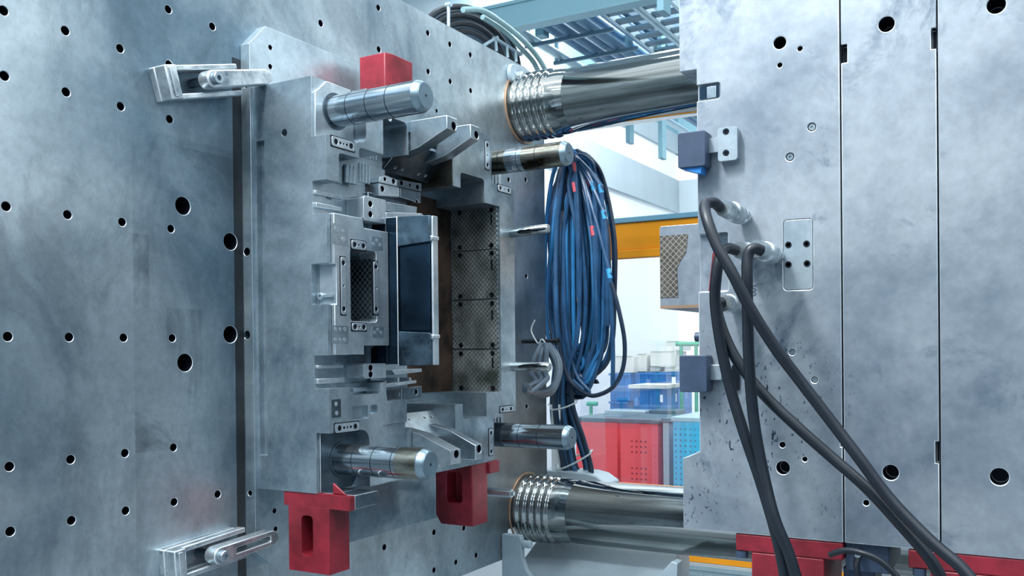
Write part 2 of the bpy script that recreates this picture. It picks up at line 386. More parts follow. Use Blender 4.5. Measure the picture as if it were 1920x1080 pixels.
# clamp plate
q = [at(450 + 17, 81, x=.0351), at(498, 51, x=.0351)]
b = NB(); prism(b, [(1.8055, 1.05), (1.8667, 1.003), (2.78, 1.003), (2.78, 2.45), (2.6754, 2.5268), (1.8634, 2.5268), (1.8025, 2.4613)], 0, .001, .0351)
c = NB()
for u, v in [(507, 89), (507, 125), (819, 208), (515, 958), (517, 992)]:
    q = at(u, v, x=.0351); cyl(c, (.0, q.y, q.z), (.06, q.y, q.z), .0075, 16)
for v in (472, 628):
    q = at(462, v, y=1.8025); cyl(c, (q.x, 1.79, q.z), (q.x, 1.83, q.z), .012, 16)
q = at(461, 160, y=1.8025); cyl(c, (q.x, 1.79, q.z), (q.x, 1.83, q.z), .008, 16)
q = at(467, 925, y=1.8025); cyl(c, (q.x, 1.79, q.z), (q.x, 1.83, q.z), .008, 16)
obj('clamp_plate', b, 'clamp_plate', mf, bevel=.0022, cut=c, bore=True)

# body
b = NB(); bx(b, .0352, XF, YM0, YM1, ZB, ZT)
E = .05
ZMID = (ZB + ZT) / 2
def mir(z): return 2 * ZMID - z
cuts = []
def cbox(*a): 
    c = NB(); bx(c, *a); cuts.append(c)
def cpri(pts, x0, x1=XF + E):
    c = NB(); prism(c, pts, 0, x0, x1); cuts.append(c)
for m_ in (0, 1):
    Z = (lambda z: mir(z)) if m_ else (lambda z: z)
    def zz(z0, z1): return (Z(z0), Z(z1)) if not m_ else (Z(z1), Z(z0))
    z0, z1 = zz(2.1787, ZT + E)
    cpri(rrect(YM0 - E, 1.979, z0, z1, .035, 5, (0, 0, 1, 0) if m_ else (0, 1, 0, 0)), .249 if not m_ else .252)
    cpri(rrect(2.636, YM1 + E, z0, z1, .02, 4, (0, 0, 0, 1) if m_ else (1, 0, 0, 0)), .205)
    z0, z1 = zz(1.972, 2.0605); cpri(rrect(YM0 - E, 1.906, z0, z1, .008, 3, (0, 1, 1, 0)), .249)        # side slot
    z0, z1 = zz(1.90, 2.052); cpri(rrect(1.90, 2.0573, z0, z1, .012, 3), .232)
    z0, z1 = zz(2.165, 2.26); cpri([(2.172, z0), (2.4024, z0), (2.4024, z1), (2.172, z1)], .18)          # behind wear plate
    z0, z1 = zz(2.05, 2.19); cpri([(2.15, z0), (2.4024, z0), (2.4024, z1), (2.15, z1)], .094)
    z0, z1 = zz(2.10, 2.186); cpri(rrect(2.446, 2.59, z0, z1, .012, 3, (1, 0, 0, 1) if m_ else (0, 0, 1, 1)), .096)
    z0, z1 = zz(2.10, 2.135); cpri([(2.3, z0), (2.59, z0), (2.59, z1), (2.3, z1)], .094)
    z0, z1 = zz(2.06, 2.105); cpri([(2.3, z0), (2.64, z0), (2.64, z1), (2.3, z1)], .094)
# upper stepped pockets
cpri(rrect(1.8643, 1.955, 2.02, 2.14, .01, 3), .237)
cpri(rrect(1.9471, 2.16, 2.05, 2.17, .01, 3), .225)
cpri(rrect(1.925, 2.16, 1.99, 2.09, .008, 3), .243)
cpri(rrect(2.053, 2.165, 2.15, 2.284, .016, 4), .215)
cpri(rrect(1.8995, 2.014, 1.98, 2.075, .008, 3), .232)
# lower stepped pockets
cpri(rrect(1.9, 2.03, 1.485, 1.56, .01, 3), .240)
cpri(rrect(2.055, 2.31, 1.47, 1.62, .01, 3), .24)
cpri(rrect(2.06, 2.30, 1.462, 1.52, .008, 3), .215)
cpri(rrect(1.905, 1.975, 1.418, 1.455, .004, 3), .288)
cpri(rrect(1.985, 2.015, 1.428, 1.455, .004, 3), .284)
cpri(rrect(2.04, 2.16, 1.2, 1.395, .004, 3), .292)
# deep pocket
cpri([(2.058, 1.462), (2.687, 1.462), (2.687, 2.107), (2.058, 2.107)], .094)
# window in the body behind the insert
cpri(rrect(1.8947, 2.0035, 1.687, 1.886, .01, 3), .12)
# insert seat
cpri([(1.828, 1.597), (2.058, 1.597), (2.058, 1.9735), (1.828, 1.9735)], .2492)
cpri([(1.79, 1.731), (1.84, 1.731), (1.84, 1.8395), (1.79, 1.8395)], .242)
# side clamp slot and tapped hole on the near side
cbox(.045, .075, YM0 - E, YM0 + .02, 1.32, 2.19)
c_ = NB(); q = at(533, 249, y=YM0); cyl(c_, (q.x, YM0 - .02, q.z), (q.x, YM0 + .05, q.z), .0105, 20); cuts.append(c_)
me_b = b
bmesh.ops.recalc_face_normals(me_b, faces=me_b.faces)
me = bpy.data.meshes.new('mould_body'); me_b.to_mesh(me); me_b.free()
for c in cuts[:-1]: me = cut_mesh(me, c)
b = NB(); b.from_mesh(me); body = obj('mould_body', b, 'body', mf, cut=cuts[-1], bevel=.002)
# partial fill of the deep pocket above and below the core (stepped seats)
b = NB(); bx(b, .0942, .236, 2.0582, 2.24, 1.9, 2.07); obj('core_seat', b, 'dark_steel', mf, bevel=.002)
b = NB(); bx(b, .0942, .225, 2.0582, 2.25, 1.4625, 1.66); obj('core_seat', b, 'body', mf, bevel=.002)
# rusty floor of the deep pocket
b = NB(); bx(b, .0942, .0975, 2.251, 2.6805, 1.463, 2.135); obj('pocket_floor', b, 'rust', mf)
# brown stained cheek (left face of the upper leg)
b = NB(); bx(b, .10, .2965, 2.3995, 2.4022, 2.137, 2.235); obj('cheek', b, 'brown', mf, label='brown stained cheek plate')
b = NB(); bx(b, .10, .2965, 2.3995, 2.4022, 1.335, 1.428); obj('cheek', b, 'body', mf)

# corner plates round the near guide pins
b = NB(); prism(b, [(1.8215, 2.1795), (1.977, 2.1795), (1.977, 2.3), (1.963, 2.339), (1.868, 2.3395), (1.8225, 2.3)], 0, .2491, .2555)
obj('corner_plate', b, 'bright', mf, bevel=.0018)
b = NB(); prism(b, [(1.8247, 1.2275), (1.95, 1.2275), (1.977, 1.26), (1.977, 1.3865), (1.8247, 1.3865)], 0, .2521, .2575)
obj('corner_plate', b, 'dark_steel', mf, bevel=.0012)
# far corner bases wider than the body
for z0, z1 in ((2.19, 2.30), (1.27, 1.38)):
    b = NB(); prism(b, [(2.7855, z0), (2.86, z0), (2.86, z1 - .02), (2.845, z1), (2.7855, z1)], 0, .1, .2)
    for k in range(3): bx(b, .2, .205, 2.79 + k * .022, 2.80 + k * .022, z0 + .01, z1 - .02)
    obj('corner_base', b, 'bright', mf, bevel=.001)

# insert plate with window, strips and stamped pads
b = NB(); prism(b, [(1.8309, 1.597), (1.9475, 1.597), (1.9475, 1.6215), (2.0573, 1.6215), (2.0573, 1.947), (1.9525, 1.947), (1.9443, 1.973), (1.8309, 1.973)], 0, .2493, .3085)
c = NB(); prism(c, rrect(1.8947, 2.0035, 1.687, 1.886, .009, 4), 0, .2, .4); bx(c, .2, .4, 1.8, 1.8385, 1.731, 1.8395)
ins = obj('insert_plate', b, 'bright', mf, bevel=.0015, cut=c)
def pad(u0, v0, u1, v1, dots, parent, x=.3085, mat='body'):
    p0, p1 = at(u0, v1, x=x), at(u1, v0, x=x)
    b = NB(); prism(b, rrect(p0.y, p1.y, p0.z, p1.z, .004, 3), 0, x, x + .0006)
    o = obj('stamped_pad', b, mat, parent)
    for du, dv, r in dots:
        y = p0.y + (p1.y - p0.y) * du; z = p0.z + (p1.z - p0.z) * dv
        b = NB(); cyl(b, (x + .0006, y, z), (x + .0014, y, z), r, 14); obj('stamped_spot', b, 'bright', o)
pad(622, 423, 652, 457, [(.3, .72, .0085), (.7, .3, .006), (.7, .7, .005)], ins)
pad(696, 446, 717, 467, [(.22, .4, .0055), (.5, .72, .0055), (.78, .4, .0055)], ins)
pad(622, 611, 653, 644, [(.22, .2, .006), (.78, .2, .006), (.22, .8, .006), (.78, .8, .006), (.5, .8, .005), (.5, .2, .004)], ins)
pad(698, 613, 719, 633, [(.22, .45, .0055), (.5, .72, .0055), (.78, .45, .0055)], ins)
pad(622, 748, 639, 784, [(.45, .75, .006), (.5, .25, .006)], mf, XF, 'dark_steel')

def strip(u0, v0, u1, v1, x, parent, bores, r=.006, mat='bright', rad=.006, t=.003, slots=()):
    """small wear strip screwed on a face turned to +x; bores as fractions along the long side"""
    p0, p1 = at(u0, v1, x=x), at(u1, v0, x=x)
    y0, y1, z0, z1 = p0.y, p1.y, p0.z, p1.z
    b = NB(); prism(b, rrect(y0, y1, z0, z1, min(rad, (y1 - y0) * .45, (z1 - z0) * .45), 4), 0, x - .004, x + t)
    c = NB(); vert = (z1 - z0) > (y1 - y0) * 1.5
    for s, rr in bores:
        y, z = ((y0 + y1) / 2, z0 + (z1 - z0) * s) if vert else (y0 + (y1 - y0) * s, (z0 + z1) / 2)
        cyl(c, (x - .003, y, z), (x + .02, y, z), rr, 14)
    o = obj('wear_strip', b, mat, parent, cut=c, bevel=.0006, bore=True)
    for s, rr in bores:
        y, z = ((y0 + y1) / 2, z0 + (z1 - z0) * s) if vert else (y0 + (y1 - y0) * s, (z0 + z1) / 2)
        b = NB(); cyl(b, (x - .0028, y, z), (x - .0005, y, z), rr * .93, 12); obj('screw', b, 'screw', o)
    return o
two = [(.17, .0065), (.5, .003), (.83, .0065)]
def strip_yz(y0, y1, z0, z1, x, bores, parent=mf, mat='bright'):
    e = .0028; b = NB(); prism(b, rrect(y0 - e, y1 + e, z0 - e, z1 + e, .003, 2), 0, x - .003, x + .0007); obj('strip_shadow', b, 'hole', parent)  # dark plate painting the recess shadow round the strip
    b = NB(); prism(b, rrect(y0, y1, z0, z1, min(.006, (y1 - y0) * .45, (z1 - z0) * .45), 4), 0, x - .004, x + .003)
    c = NB(); vert = (z1 - z0) > (y1 - y0)
    pts = []
    for s, rr in bores: pts.append(((y0 + y1) / 2, z0 + (z1 - z0) * s, rr) if vert else (y0 + (y1 - y0) * s, (z0 + z1) / 2, rr))
    for y, z, rr in pts: cyl(c, (x - .003, y, z), (x + .02, y, z), rr, 14)
    o = obj('wear_strip', b, mat, parent, cut=c, bevel=.0006, bore=True)
    for y, z, rr in pts: b = NB(); cyl(b, (x - .0028, y, z), (x - .0008, y, z), rr * .93, 12); obj('screw', b, 'screw', o)
def cen(u, v, x): p = at(u, v, x=x); return p.y, p.z
for (u, v, hw, hh, x, br, par) in [
    (643, 270, .046, .013, XF, [(.17, .008), (.36, .004), (.5, .003), (.64, .004), (.83, .008)], mf),
    (650, 801, .048, .012, XF, [(.17, .0075), (.5, .003), (.64, .004), (.36, .004), (.83, .0075)], mf),
    (945, 355, .042, .011, XF, [(.17, .007), (.5, .003), (.83, .007)], mf),
    (949, 767, .042, .010, XF, [(.17, .007), (.5, .003), (.83, .007)], mf),
    (913, 291, .0115, .048, XF, [(.15, .007), (.5, .003), (.85, .007)], mf),
    (920, 829, .0115, .045, XF, [(.15, .007), (.5, .003), (.85, .007)], mf),
    (672, 460, .030, .012, .3085, [(.2, .0075), (.5, .003), (.8, .0075)], ins),
    (673, 613, .030, .010, .3085, [(.2, .0075), (.5, .003), (.8, .0075)], ins),
    (643, 536, .0095, .077, .3085, [(.1, .007), (.5, .003), (.9, .007)], ins),
    (704, 540, .0095, .074, .3085, [(.1, .007), (.5, .003), (.9, .007)], ins)]:
    y, z = cen(u, v, x); strip_yz(y - hw, y + hw, z - hh, z + hh, x, br, par)

# window interior: cross hatched plate on the far wall and dark floor
b = NB(); bx(b, .135, .300, 2.0, 2.0034, 1.70, 1.866); obj('wear_panel', b, 'diamond_dark', mf)
b = NB(); bx(b, .1202, .13, 1.896, 1.9995, 1.69, 1.884); obj('window_floor', b, 'dark_steel', mf)

# notch screw
p = at(598, 556, x=.25)
b = NB(); lathe(b, (.256, 1.8383, p.z), (0, -1, 0), [(0, .0095), (.007, .0095), (.008, .008), (.008, .005), (.003, .005)], 20); bx(b, .266, .30, 1.832, 1.8383, p.z - .003, p.z + .004)
obj('latch_screw', b, 'bright', mf)

# two-hole guide blocks
for v0, v1 in ((368, 412), (676, 710)):
    x = .297
    p0, p1 = at(682, v1, x=x), at(715, v0, x=x)
    b = NB(); prism(b, [(p0.y + .006, p0.z), (p1.y + .02, p0.z), (p1.y + .02, p1.z - .008), (p0.y + .006, p1.z - .008), (p0.y, p1.z - .014), (p0.y, p0.z + .006)], 0, .2495 - .017, x)
    c = NB(); ym = p0.y + .03
    for f in (.3, .68): cyl(c, (x - .02, ym, p0.z + (p1.z - p0.z) * f - .004), (x + .02, ym, p0.z + (p1.z - p0.z) * f - .004), .009, 18)
    o = obj('guide_block', b, 'bright', mf, cut=c, bevel=.0012, bore=True)

# core
YC = 2.0616; XC = .4504; ZC0, ZC1 = 1.5654, 1.985
core = obj('core_block', bx(NB(), .226, XC, 2.0735, 2.0985, ZC0, ZC1), 'blue_steel', mf, bevel=.0015)
b = NB(); prism(b, [(.34, 1.905), (XC, 1.912), (XC, ZC1), (.34, ZC1 + .004)], 1, YC, 2.0734); obj('core_pad', b, 'core_steel', mf, bevel=.0015, edge='dark_steel')
b = NB(); prism(b, [(.34, ZC0 - .002), (XC, ZC0), (XC, 1.655), (.34, 1.662)], 1, YC, 2.0734); obj('core_pad', b, 'core_steel', mf, bevel=.0015, edge='dark_steel')
b = NB(); bx(b, .296, .3385, 2.0605, 2.0734, ZC0, ZC1 + .005); obj('core_rail', b, 'blue_steel', mf, bevel=.002)
b = NB(); bx(b, .34, .4455, 2.0685, 2.0734, 1.664, 1.903); obj('core_panel', b, 'blue_steel', mf, bevel=.001, edge='blue_steel')
b = NB(); bx(b, .4502, .4535, 2.0745, 2.0985, ZC0, ZC1); obj('core_front_strip', b, 'bright', mf, bevel=.001)
for zc in (1.922, 1.645):
    b = NB(); prism(b, [(.428, zc - .005), (.448, zc - .009), (.4575, zc - .003), (.4575, zc + .005), (.445, zc + .008), (.432, zc + .006)], 1, 2.066, 2.0995); obj('core_tab', b, 'bright', mf, bevel=.002)

# cross hatched wear panels on the deep pocket wall
YW = 2.6868
for v0, v1 in ((387, 466), (468, 559), (562, 653), (656, 734)):
    za, zb = at(931, v1, y=YW).z, at(931, v0, y=YW).z
    b = NB(); bx(b, .100, .288, YW - .006, YW - .0002, za, zb); c = NB()
    zs = zb - (zb - za) * .34
    prism(c, [(.263, zs - .014), (.2705, zs - .014), (.2705, zs + .022), (.263, zs + .022)], 1, YW - .02, YW - .003)
    pan = obj('wear_panel', b, 'diamond', mf, cut=c, bevel=.0006, bore=True)
    for x in (.135, .268):
        for z in (za + .012, zb - .012):
            b = NB(); lathe(b, (x, YW - .0062, z), (0, -1, 0), [(0, .0085), (.002, .0085), (.002, .0045), (.0004, .0045)], 16); obj('screw', b, 'screw', pan)

# horns (angled guide arms)
def horn(y0, y1, zt, zb, x1, up):
    s = 1 if up else -1
    # profile in x-z: level outer edge, slanted inner edge
    A = [(.25, zt), (x1, zt), (x1, zb), (.325, zb - s * .045), (.25, zb - s * .06)]
    b = NB(); prism(b, A, 1, y0, y1)
    c = NB(); zc = zb + (zt - zb) * (.36 if up else .30); ym = (y0 + y1) / 2 + (.010 if up else .004)
    cyl(c, (x1 - .05, ym, zc), (x1 + .02, ym, zc), .0125, 20)
    return obj('guide_arm', b, 'body', mf, cut=c, bevel=.0018, bore=True)
horn(2.1827, 2.2345, 2.2945, 2.2570, .4303, True)
horn(2.3200, 2.3665, 2.2990, 2.2580, .4225, True)
horn(2.1757, 2.2290, 1.2715, 1.3120, .4353, False)
horn(2.3215, 2.3580, 1.2690, 1.3145, .4270, False)
# slanted wear plates under / over the arms
def slant(y0, y1, xa, za, xb, zb, mat, name='slanted_wear_plate'):
    d = Vector((xb - xa, zb - za)).normalized(); n = Vector((-d.y, d.x)) * .009 * (1 if zb > za else -1)
    b = NB(); prism(b, [(xa, za), (xb, zb), (xb + n.x, zb + n.y), (xa + n.x, za + n.y)], 1, y0, y1)
    c = NB()
    for fy in (.2, .36, .72, .88):
        for fx in (.25, .8):
            px, pz = xa + (xb - xa) * fx, za + (zb - za) * fx; yy = y0 + (y1 - y0) * fy
            nn = Vector((n.x, 0, n.y)).normalized(); cyl(c, Vector((px, yy, pz)) - nn * .002, Vector((px, yy, pz)) + nn * .02 if False else Vector((px, yy, pz)) + nn * .006, .005, 12)
    return obj(name, b, mat, mf, bevel=.0015, cut=c, bore=True)
slant(2.172, 2.3985, .285, 2.232, .195, 2.155, 'dark_steel')
b = NB(); bx(b, .2855, .2905, 2.172, 2.3985, 2.228, 2.236); obj('plate_lip', b, 'bright', mf, bevel=.0008)
slant(2.172, 2.3985, .205, 1.412, .292, 1.338, 'bright')
b = NB(); bx(b, .1805, .275, 2.172, 2.2, 1.30, 1.352); bx(b, .1805, .275, 2.24, 2.262, 1.30, 1.355); obj('plate_rib', b, 'body', mf, bevel=.001)

# milled flutes left by the cutter in the stepped pockets
def flutes(ys, x, z0, z1, r=.006):
    b = NB()
    for y in ys: cyl(b, (x - r * .35, y, z0), (x - r * .35, y, z1), r, 14)
    obj('milled_flute', b, 'body', mf)
flutes([1.872 + .013 * k for k in range(4)], .237, 2.079, 2.135)
flutes([2.066 + .014 * k for k in range(5)], .215, 2.174, 2.235)
flutes([2.036 + .014 * k for k in range(4)], .225, 2.095, 2.150)
flutes([1.96 + .016 * k for k in range(3)], .243, 2.08, 2.13, .009)
def bar(v, u0, u1, x, h=.004, t=.008):
    p, q = at(u0, v, x=x), at(u1, v, x=x); b = NB(); bx(b, x - .004, x + t, p.y, q.y, p.z - h, p.z + h); obj('ledge', b, 'bright', mf, bevel=.0015)
bar(688, 592, 640, .2495); bar(715, 592, 642, .2495, .007); bar(731, 660, 700, .240, .006); bar(360, 588, 640, .2495, .005, .006); bar(384, 588, 636, .2495, .006, .010)
# slide hardware above the core
def onface(name, u0, v0, u1, v1, x0, x1, mat, holes=(), par=mf, bev=.001, r=.004):
    p0, p1 = at(u0, v1, x=x1), at(u1, v0, x=x1)
    b = NB(); prism(b, rrect(p0.y, p1.y, p0.z, p1.z, r, 3), 0, x0, x1); c = None
    if holes:
        c = NB()
        for hu, hv, rr in holes: q = at(hu, hv, x=x1); cyl(c, (x1 - .012, q.y, q.z), (x1 + .02, q.y, q.z), rr, 16)
    return obj(name, b, mat, par, cut=c, bevel=bev, bore=True)
X1 = .2365
def quad(name, pts, x0, x1, mat, holes=(), par=mf, bev=.001):
    q = [at(u, v, x=x1) for u, v in pts]
    b = NB(); prism(b, [(p.y, p.z) for p in q], 0, x0, x1); c = None
    if holes:
        c = NB()
        for hu, hv, rr in holes: p = at(hu, hv, x=x1); cyl(c, (x1 - .012, p.y, p.z), (x1 + .02, p.y, p.z), rr, 16)
    return obj(name, b, mat, par, cut=c, bevel=bev, bore=True)
quad('slide_rail', [(710, 341), (745, 349), (745, 337), (724, 329), (712, 331)], .22, .262, 'bright', [(722, 336, .006), (738, 340, .008)])
quad('slide_rail', [(746, 349), (790, 359), (790, 344), (746, 337)], .22, .262, 'dark_steel', [(753, 343, .008), (769, 347, .005), (783, 351, .008)])
quad('slide_plate', [(710, 367), (749, 369), (749, 351), (710, 343)], .22, .256, 'bright', [(717, 354, .009)])
quad('slide_plate', [(751, 370), (789, 381), (789, 361), (751, 351)], .22, .256, 'dark_steel', [(747 + 35, 378, .006)])
quad('slide_plate', [(714, 395), (781, 402), (782, 388), (716, 377)], .22, .262, 'body')
quad('slide_ledge', [(724, 408), (796, 405), (790, 400), (724, 398)], .22, .30, 'bright')
# hardware below the core
quad('slide_ledge', [(741, 703), (791, 697), (791, 691), (735, 694)], .2, .26, 'bright')
quad('slide_ledge', [(722, 727), (781, 718), (781, 713), (722, 720)], .2, .26, 'bright')
for u in (748, 770): quad('slide_stop', [(u - 2, 716), (u + 1, 716), (u + 1, 708), (u - 2, 708)], .2, .262, 'bright')
quad('lock_plate', [(717, 756), (752, 752), (752, 728), (717, 731)], .2, .246, 'dark_steel', [(752 - 4, 739, .003)])
quad('lock_plate', [(753, 752), (791, 746), (791, 724), (753, 728)], .2, .246, 'dark_steel', [(780, 735, .009)])

# guide pins
def pin(y, z, x0, x1, r, mats, mark=True):
    L = x1 - x0
    root = obj('guide_pin', lathe(NB(), (x0, y, z), (1, 0, 0), [(0, r), (L - .0185, r)], 48), mats[0], mf, smooth=.5)
    b = NB(); lathe(b, (x1 - .0184, y, z), (1, 0, 0), [(0, r), (.002, r * .995), (.0155, r * .86), (.0182, r * .80)], 48); obj('pin_nose', b, 'nose', root, smooth=.5)
    for i in range(3):                                   # grooves shown as thin dark rings with a land between
        t = x0 + L * (.22 + .22 * i)
        b = NB(); lathe(b, (t, y, z), (1, 0, 0), [(0, r * .985), (0, r * 1.009), (.0020, r * 1.009), (.0020, r * .985)], 48, caps=False); obj('groove_ring', b, 'hole', root)
    if mats[1] != mats[0]:
        for s0, s1, m_ in mats[2]:
            b = NB(); lathe(b, (x0 + L * s0, y, z), (1, 0, 0), [(0, r * .99), (0, r * 1.006), (L * (s1 - s0), r * 1.006), (L * (s1 - s0), r * .99)], 48, caps=False); obj('pin_sleeve', b, m_, root)
    b = NB(); lathe(b, (x1 - .0005, y, z), (1, 0, 0), [(0, r * .775), (.0015, r * .765), (.0015, .004), (-.006, .0035)], 40); obj('pin_face', b, 'pin_face', root); b = NB(); cyl(b, (x1 - .004, y, z), (x1 + .0012, y, z), .0038, 12); obj('center_bore', b, 'hole', root)
    b = NB(); lathe(b, (x0 + .0001, y, z), (1, 0, 0), [(0, r * 1.18), (.002, r * 1.18), (.002, r * 1.02)], 48, caps=False); obj('bushing_ring', b, 'dark_steel', root)
    return root
pin(1.902, 2.264, .2556, .5596, .0425, ('pin', 'pin'))
pin(1.911, 1.309, .2576, .5559, .0425, ('pin', 'pin_oil', [(.70, .93, 'pin_oil')]))
pin(2.742, 2.275, .2051, .5447, .0425, ('pin_oil', 'pin', [(.30, .50, 'pin')]))
pin(2.731, 1.3065, .2051, .5504, .0425, ('pin', 'dark_steel', [(.0, .26, 'dark_steel')]))
# return pins
def rpin(p, q, r):
    p, q = Vector(p), Vector(q); L = (q - p).length
    obj('return_pin', lathe(NB(), p, q - p, [(0, r), (L - .006, r), (L, r * .8)], 24), 'chrome', mf)
q = at(1029, 428, y=2.762); p = at(938, 433, x=.296); rpin((.290, 2.768, p.z), (q.x, 2.762, q.z), .0165)
q = at(1031, 688, y=2.765); p = at(942, 688, x=.296); rpin((.290, 2.768, p.z), (q.x, 2.765, q.z), .0165)
# screws of the face
for u, v, r in ((731, 222, .009),):
    q = at(u, v, x=XF); b = NB(); lathe(b, (XF - .001, q.y, q.z), (1, 0, 0), [(0, r), (.0015, r), (.0015, r * .5), (0, r * .4)], 20); obj('screw', b, 'bright', mf)

# red painted blocks fixed to the mould
def redobj(name, b, label, cut=None): return obj(name, b, 'red', mf, bevel=.003, cut=cut, label=label)
b = NB(); prism(b, [(.06, 2.205), (.135, 2.205), (.165, 2.225), (.165, 2.315), (.06, 2.315)][:0] or [(.0895, 2.2), (.1887, 2.2), (.2, 2.222), (.2, 2.327), (.0895, 2.327)], 2, 2.3415, 2.524); redobj('lifting_block', b, 'red painted lifting block on top')
zt = ZB
b = NB()
bx(b, .132, .3655, 1.8170, 1.836, 1.188, zt - .0005); bx(b, .1485, .2935, 1.8165, 1.8955, 1.0125, 1.188)
c = NB(); prism(c, rrect(.195, .236, 1.055, 1.165, .012, 4), 1, 1.7, 1.89)
redobj('foot_block', b, 'red painted foot under the near corner', c)
b = NB(); prism(b, [(1.8165, 1.2265), (1.8165, 1.255), (1.87, 1.2265)][:0] or [(.2985, 1.2265), (.2985, 1.258), (.345, 1.2265)], 1, 1.8255, 1.8320); redobj('gusset', b, 'red gusset')
p = at(629, 938, x=.30); b = NB(); bx(b, .296, .3655, 1.8365, 1.93, 1.190, 1.2262); bx(b, .18, .296, 1.8365, 1.93, 1.190, 1.2262); cyl(b, (.33, 1.87, 1.19), (.33, 1.87, 1.18), .01, 10); obj('foot_cap', b, 'dark_steel', mf, bevel=.001)
# far foot
q0 = at(818, 905, x=.298); q1 = at(913, 985, x=.298)
b = NB(); ff = at(886, 988, x=.2975); fl = at(817, 950, y=ff.y); fr = at(915, 980, x=.2975)
prism(b, [(fl.x, ff.z + .03), (fl.x + .02, ff.z), (.2975, ff.z), (.2975, ZB - .0005), (fl.x, ZB - .0005)], 1, ff.y, fr.y)
bx(b, .20, .306, fr.y + .0005, fr.y + .065, 1.186, ZB - .0005)
c = NB(); prism(c, rrect(fl.x + .045, .256, ff.z + .075, 1.20, .012, 4), 1, ff.y - .1, ff.y + .06)
redobj('foot_block', b, 'red painted foot under the far corner', c)
b = NB(); cyl(b, (.14, 2.69, 1.108), (.335, 2.69, 1.108), .016, 6); cyl(b, (.335, 2.69, 1.108), (.345, 2.69, 1.108), .009, 6); obj('clamp_bolt', b, 'bright', mf, bevel=.001)

# ================================================================== TIE BARS
def tiebar(z, label):
    t = thing('tie_bar', label, 'bar', (1.4, 3.37, z - .14))
    Y = 3.37
    pr = [(0, .134)]
    x = .006
    for i in range(5):
        pr += [(x, .1335), (x + .004, .1375), (x + .008, .1415), (x + .016, .143), (x + .022, .1415), (x + .026, .1375), (x + .030, .1335)]; x += .034
    pr += [(x, .1335), (x + .03, .1335), (x + .05, .1305), (x + .075, .128)]
    obj('grooved_collar', lathe(NB(), (.001, Y, z), (1, 0, 0), pr, 96), 'chrome', t, smooth=.9)
    obj('rod', lathe(NB(), (x + .075, Y, z), (1, 0, 0), [(0, .127), (.004, .131), (3.1, .131)], 96), 'chrome', t, smooth=.9)
    obj('seal_ring', lathe(NB(), (.0005, Y, z), (1, 0, 0), [(0, .152), (.004, .152), (.006, .150), (.006, .144), (0, .144)], 72, caps=False), 'copper', t)
    return t
tiebar(2.647, 'polished steel tie bar crossing above the blue cable coil')
tiebar(.929, 'polished steel tie bar running low beneath the red bins')
# rounded bracket and bolt by the upper tie bar
kb = thing('hose_bracket', 'pale rounded bracket plate bolted above the upper tie bar', 'bracket', (.02, 3.2, 2.75))
q = at(962, 138, x=.012)
b = NB(); prism(b, [(q.y + .035 * math.cos(a), q.z + .04 * math.sin(a)) for a in [PI / 2 + k * PI / 8 for k in range(9)]] + [(q.y + .16, q.z - .07), (q.y + .23, q.z - .03), (q.y + .20, q.z + .02), (q.y + .12, q.z + .045)], 0, .0005, .02)
obj('bracket_plate', b, 'pale_paint', kb, bevel=.003)
b = NB(); cyl(b, (.0205, q.y + .02, q.z), (.055, q.y + .02, q.z), .012, 6); cyl(b, (.0205, q.y + .02, q.z), (.026, q.y + .02, q.z), .02, 20); obj('bolt', b, 'bright', kb)

# ================================================================== PLATEN CLAMPS
def clamp(label, u0, v0, u1, v1, flip):
    """u0,v0 -> u1,v1: heel and toe of the clamp body on the platen (x=.04 plane)"""
    a, b_ = at(u0, v0, x=.04), at(u1, v1, x=.04)
    t = thing('mould_clamp', label, 'clamp', (0, a.y, a.z))
    ang = math.atan2(b_.z - a.z, b_.y - a.y); L = math.hypot(b_.z - a.z, b_.y - a.y)
    R = Matrix.Translation((0, a.y, a.z)) @ Matrix.Rotation(ang, 4, 'X')
    def add(name, bm, mat, par=t, bev=.003, cut=None):
        for m_ in (bm, cut):
            if m_: bmesh.ops.transform(m_, matrix=R, verts=m_.verts)
        return obj(name, bm, mat, par, bevel=bev, cut=cut)
    w = .042
    b = NB(); bx(b, .0006, .022, 0, L * .8, -w, w)
    c = NB(); bx(c, -.01, .05, .045, L * .9, -w + .016, w - .014)
    base = add('clamp_base', b, 'cast', cut=c)
    b = NB(); bx(b, .0221, .062, 0, .035, -w, w); add('heel_block', b, 'cast')
    b = NB(); bx(b, .0625, .067, .01, .022, -w + .006, w - .006); add('heel_rib', b, 'cast', bev=.001)
    b = NB(); bx(b, .0221, .048, .02, L * .84, w - .014, w); add('side_rail', b, 'cast')
    b = NB(); bx(b, .0221, .048, .02, L * .84, -w, -w + .014); add('side_rail', b, 'cast')
    # clamping arm with round end and slot
    n = 10; r = .023; y0 = L * .42; y1 = L * 1.12
    pts = [(y0 + r * math.cos(PI / 2 + k * PI / n), r * math.sin(PI / 2 + k * PI / n)) for k in range(n + 1)] + [(y1 - .02, -r * .9), (y1, -r * .45), (y1, r * .45), (y1 - .02, r * .9)]
    b = NB(); prism(b, pts, 0, .050, .088); c = NB(); bx(c, .0, .2, y0 + .05, y1 - .03, -.0075, .0075)
    add('clamp_arm', b, 'cast', cut=c if flip else None, bev=.004)
    b = NB(); cyl(b, (.0006, y0, 0), (.0499, y0, 0), .012, 16); add('stud', b, 'dark_steel', bev=0)
    b = NB(); lathe(b, (.0885, y0, 0), (1, 0, 0), [(0, .0155), (.014, .0155), (.016, .014), (.016, .007), (.006, .007)], 24); add('socket_bolt', b, 'body', bev=0)
    return t
clamp('steel mould clamp gripping the upper left edge of the mould', 305, 156, 470, 149, False)
clamp('steel mould clamp gripping the lower left edge of the mould', 318, 1064, 482, 1008, True)

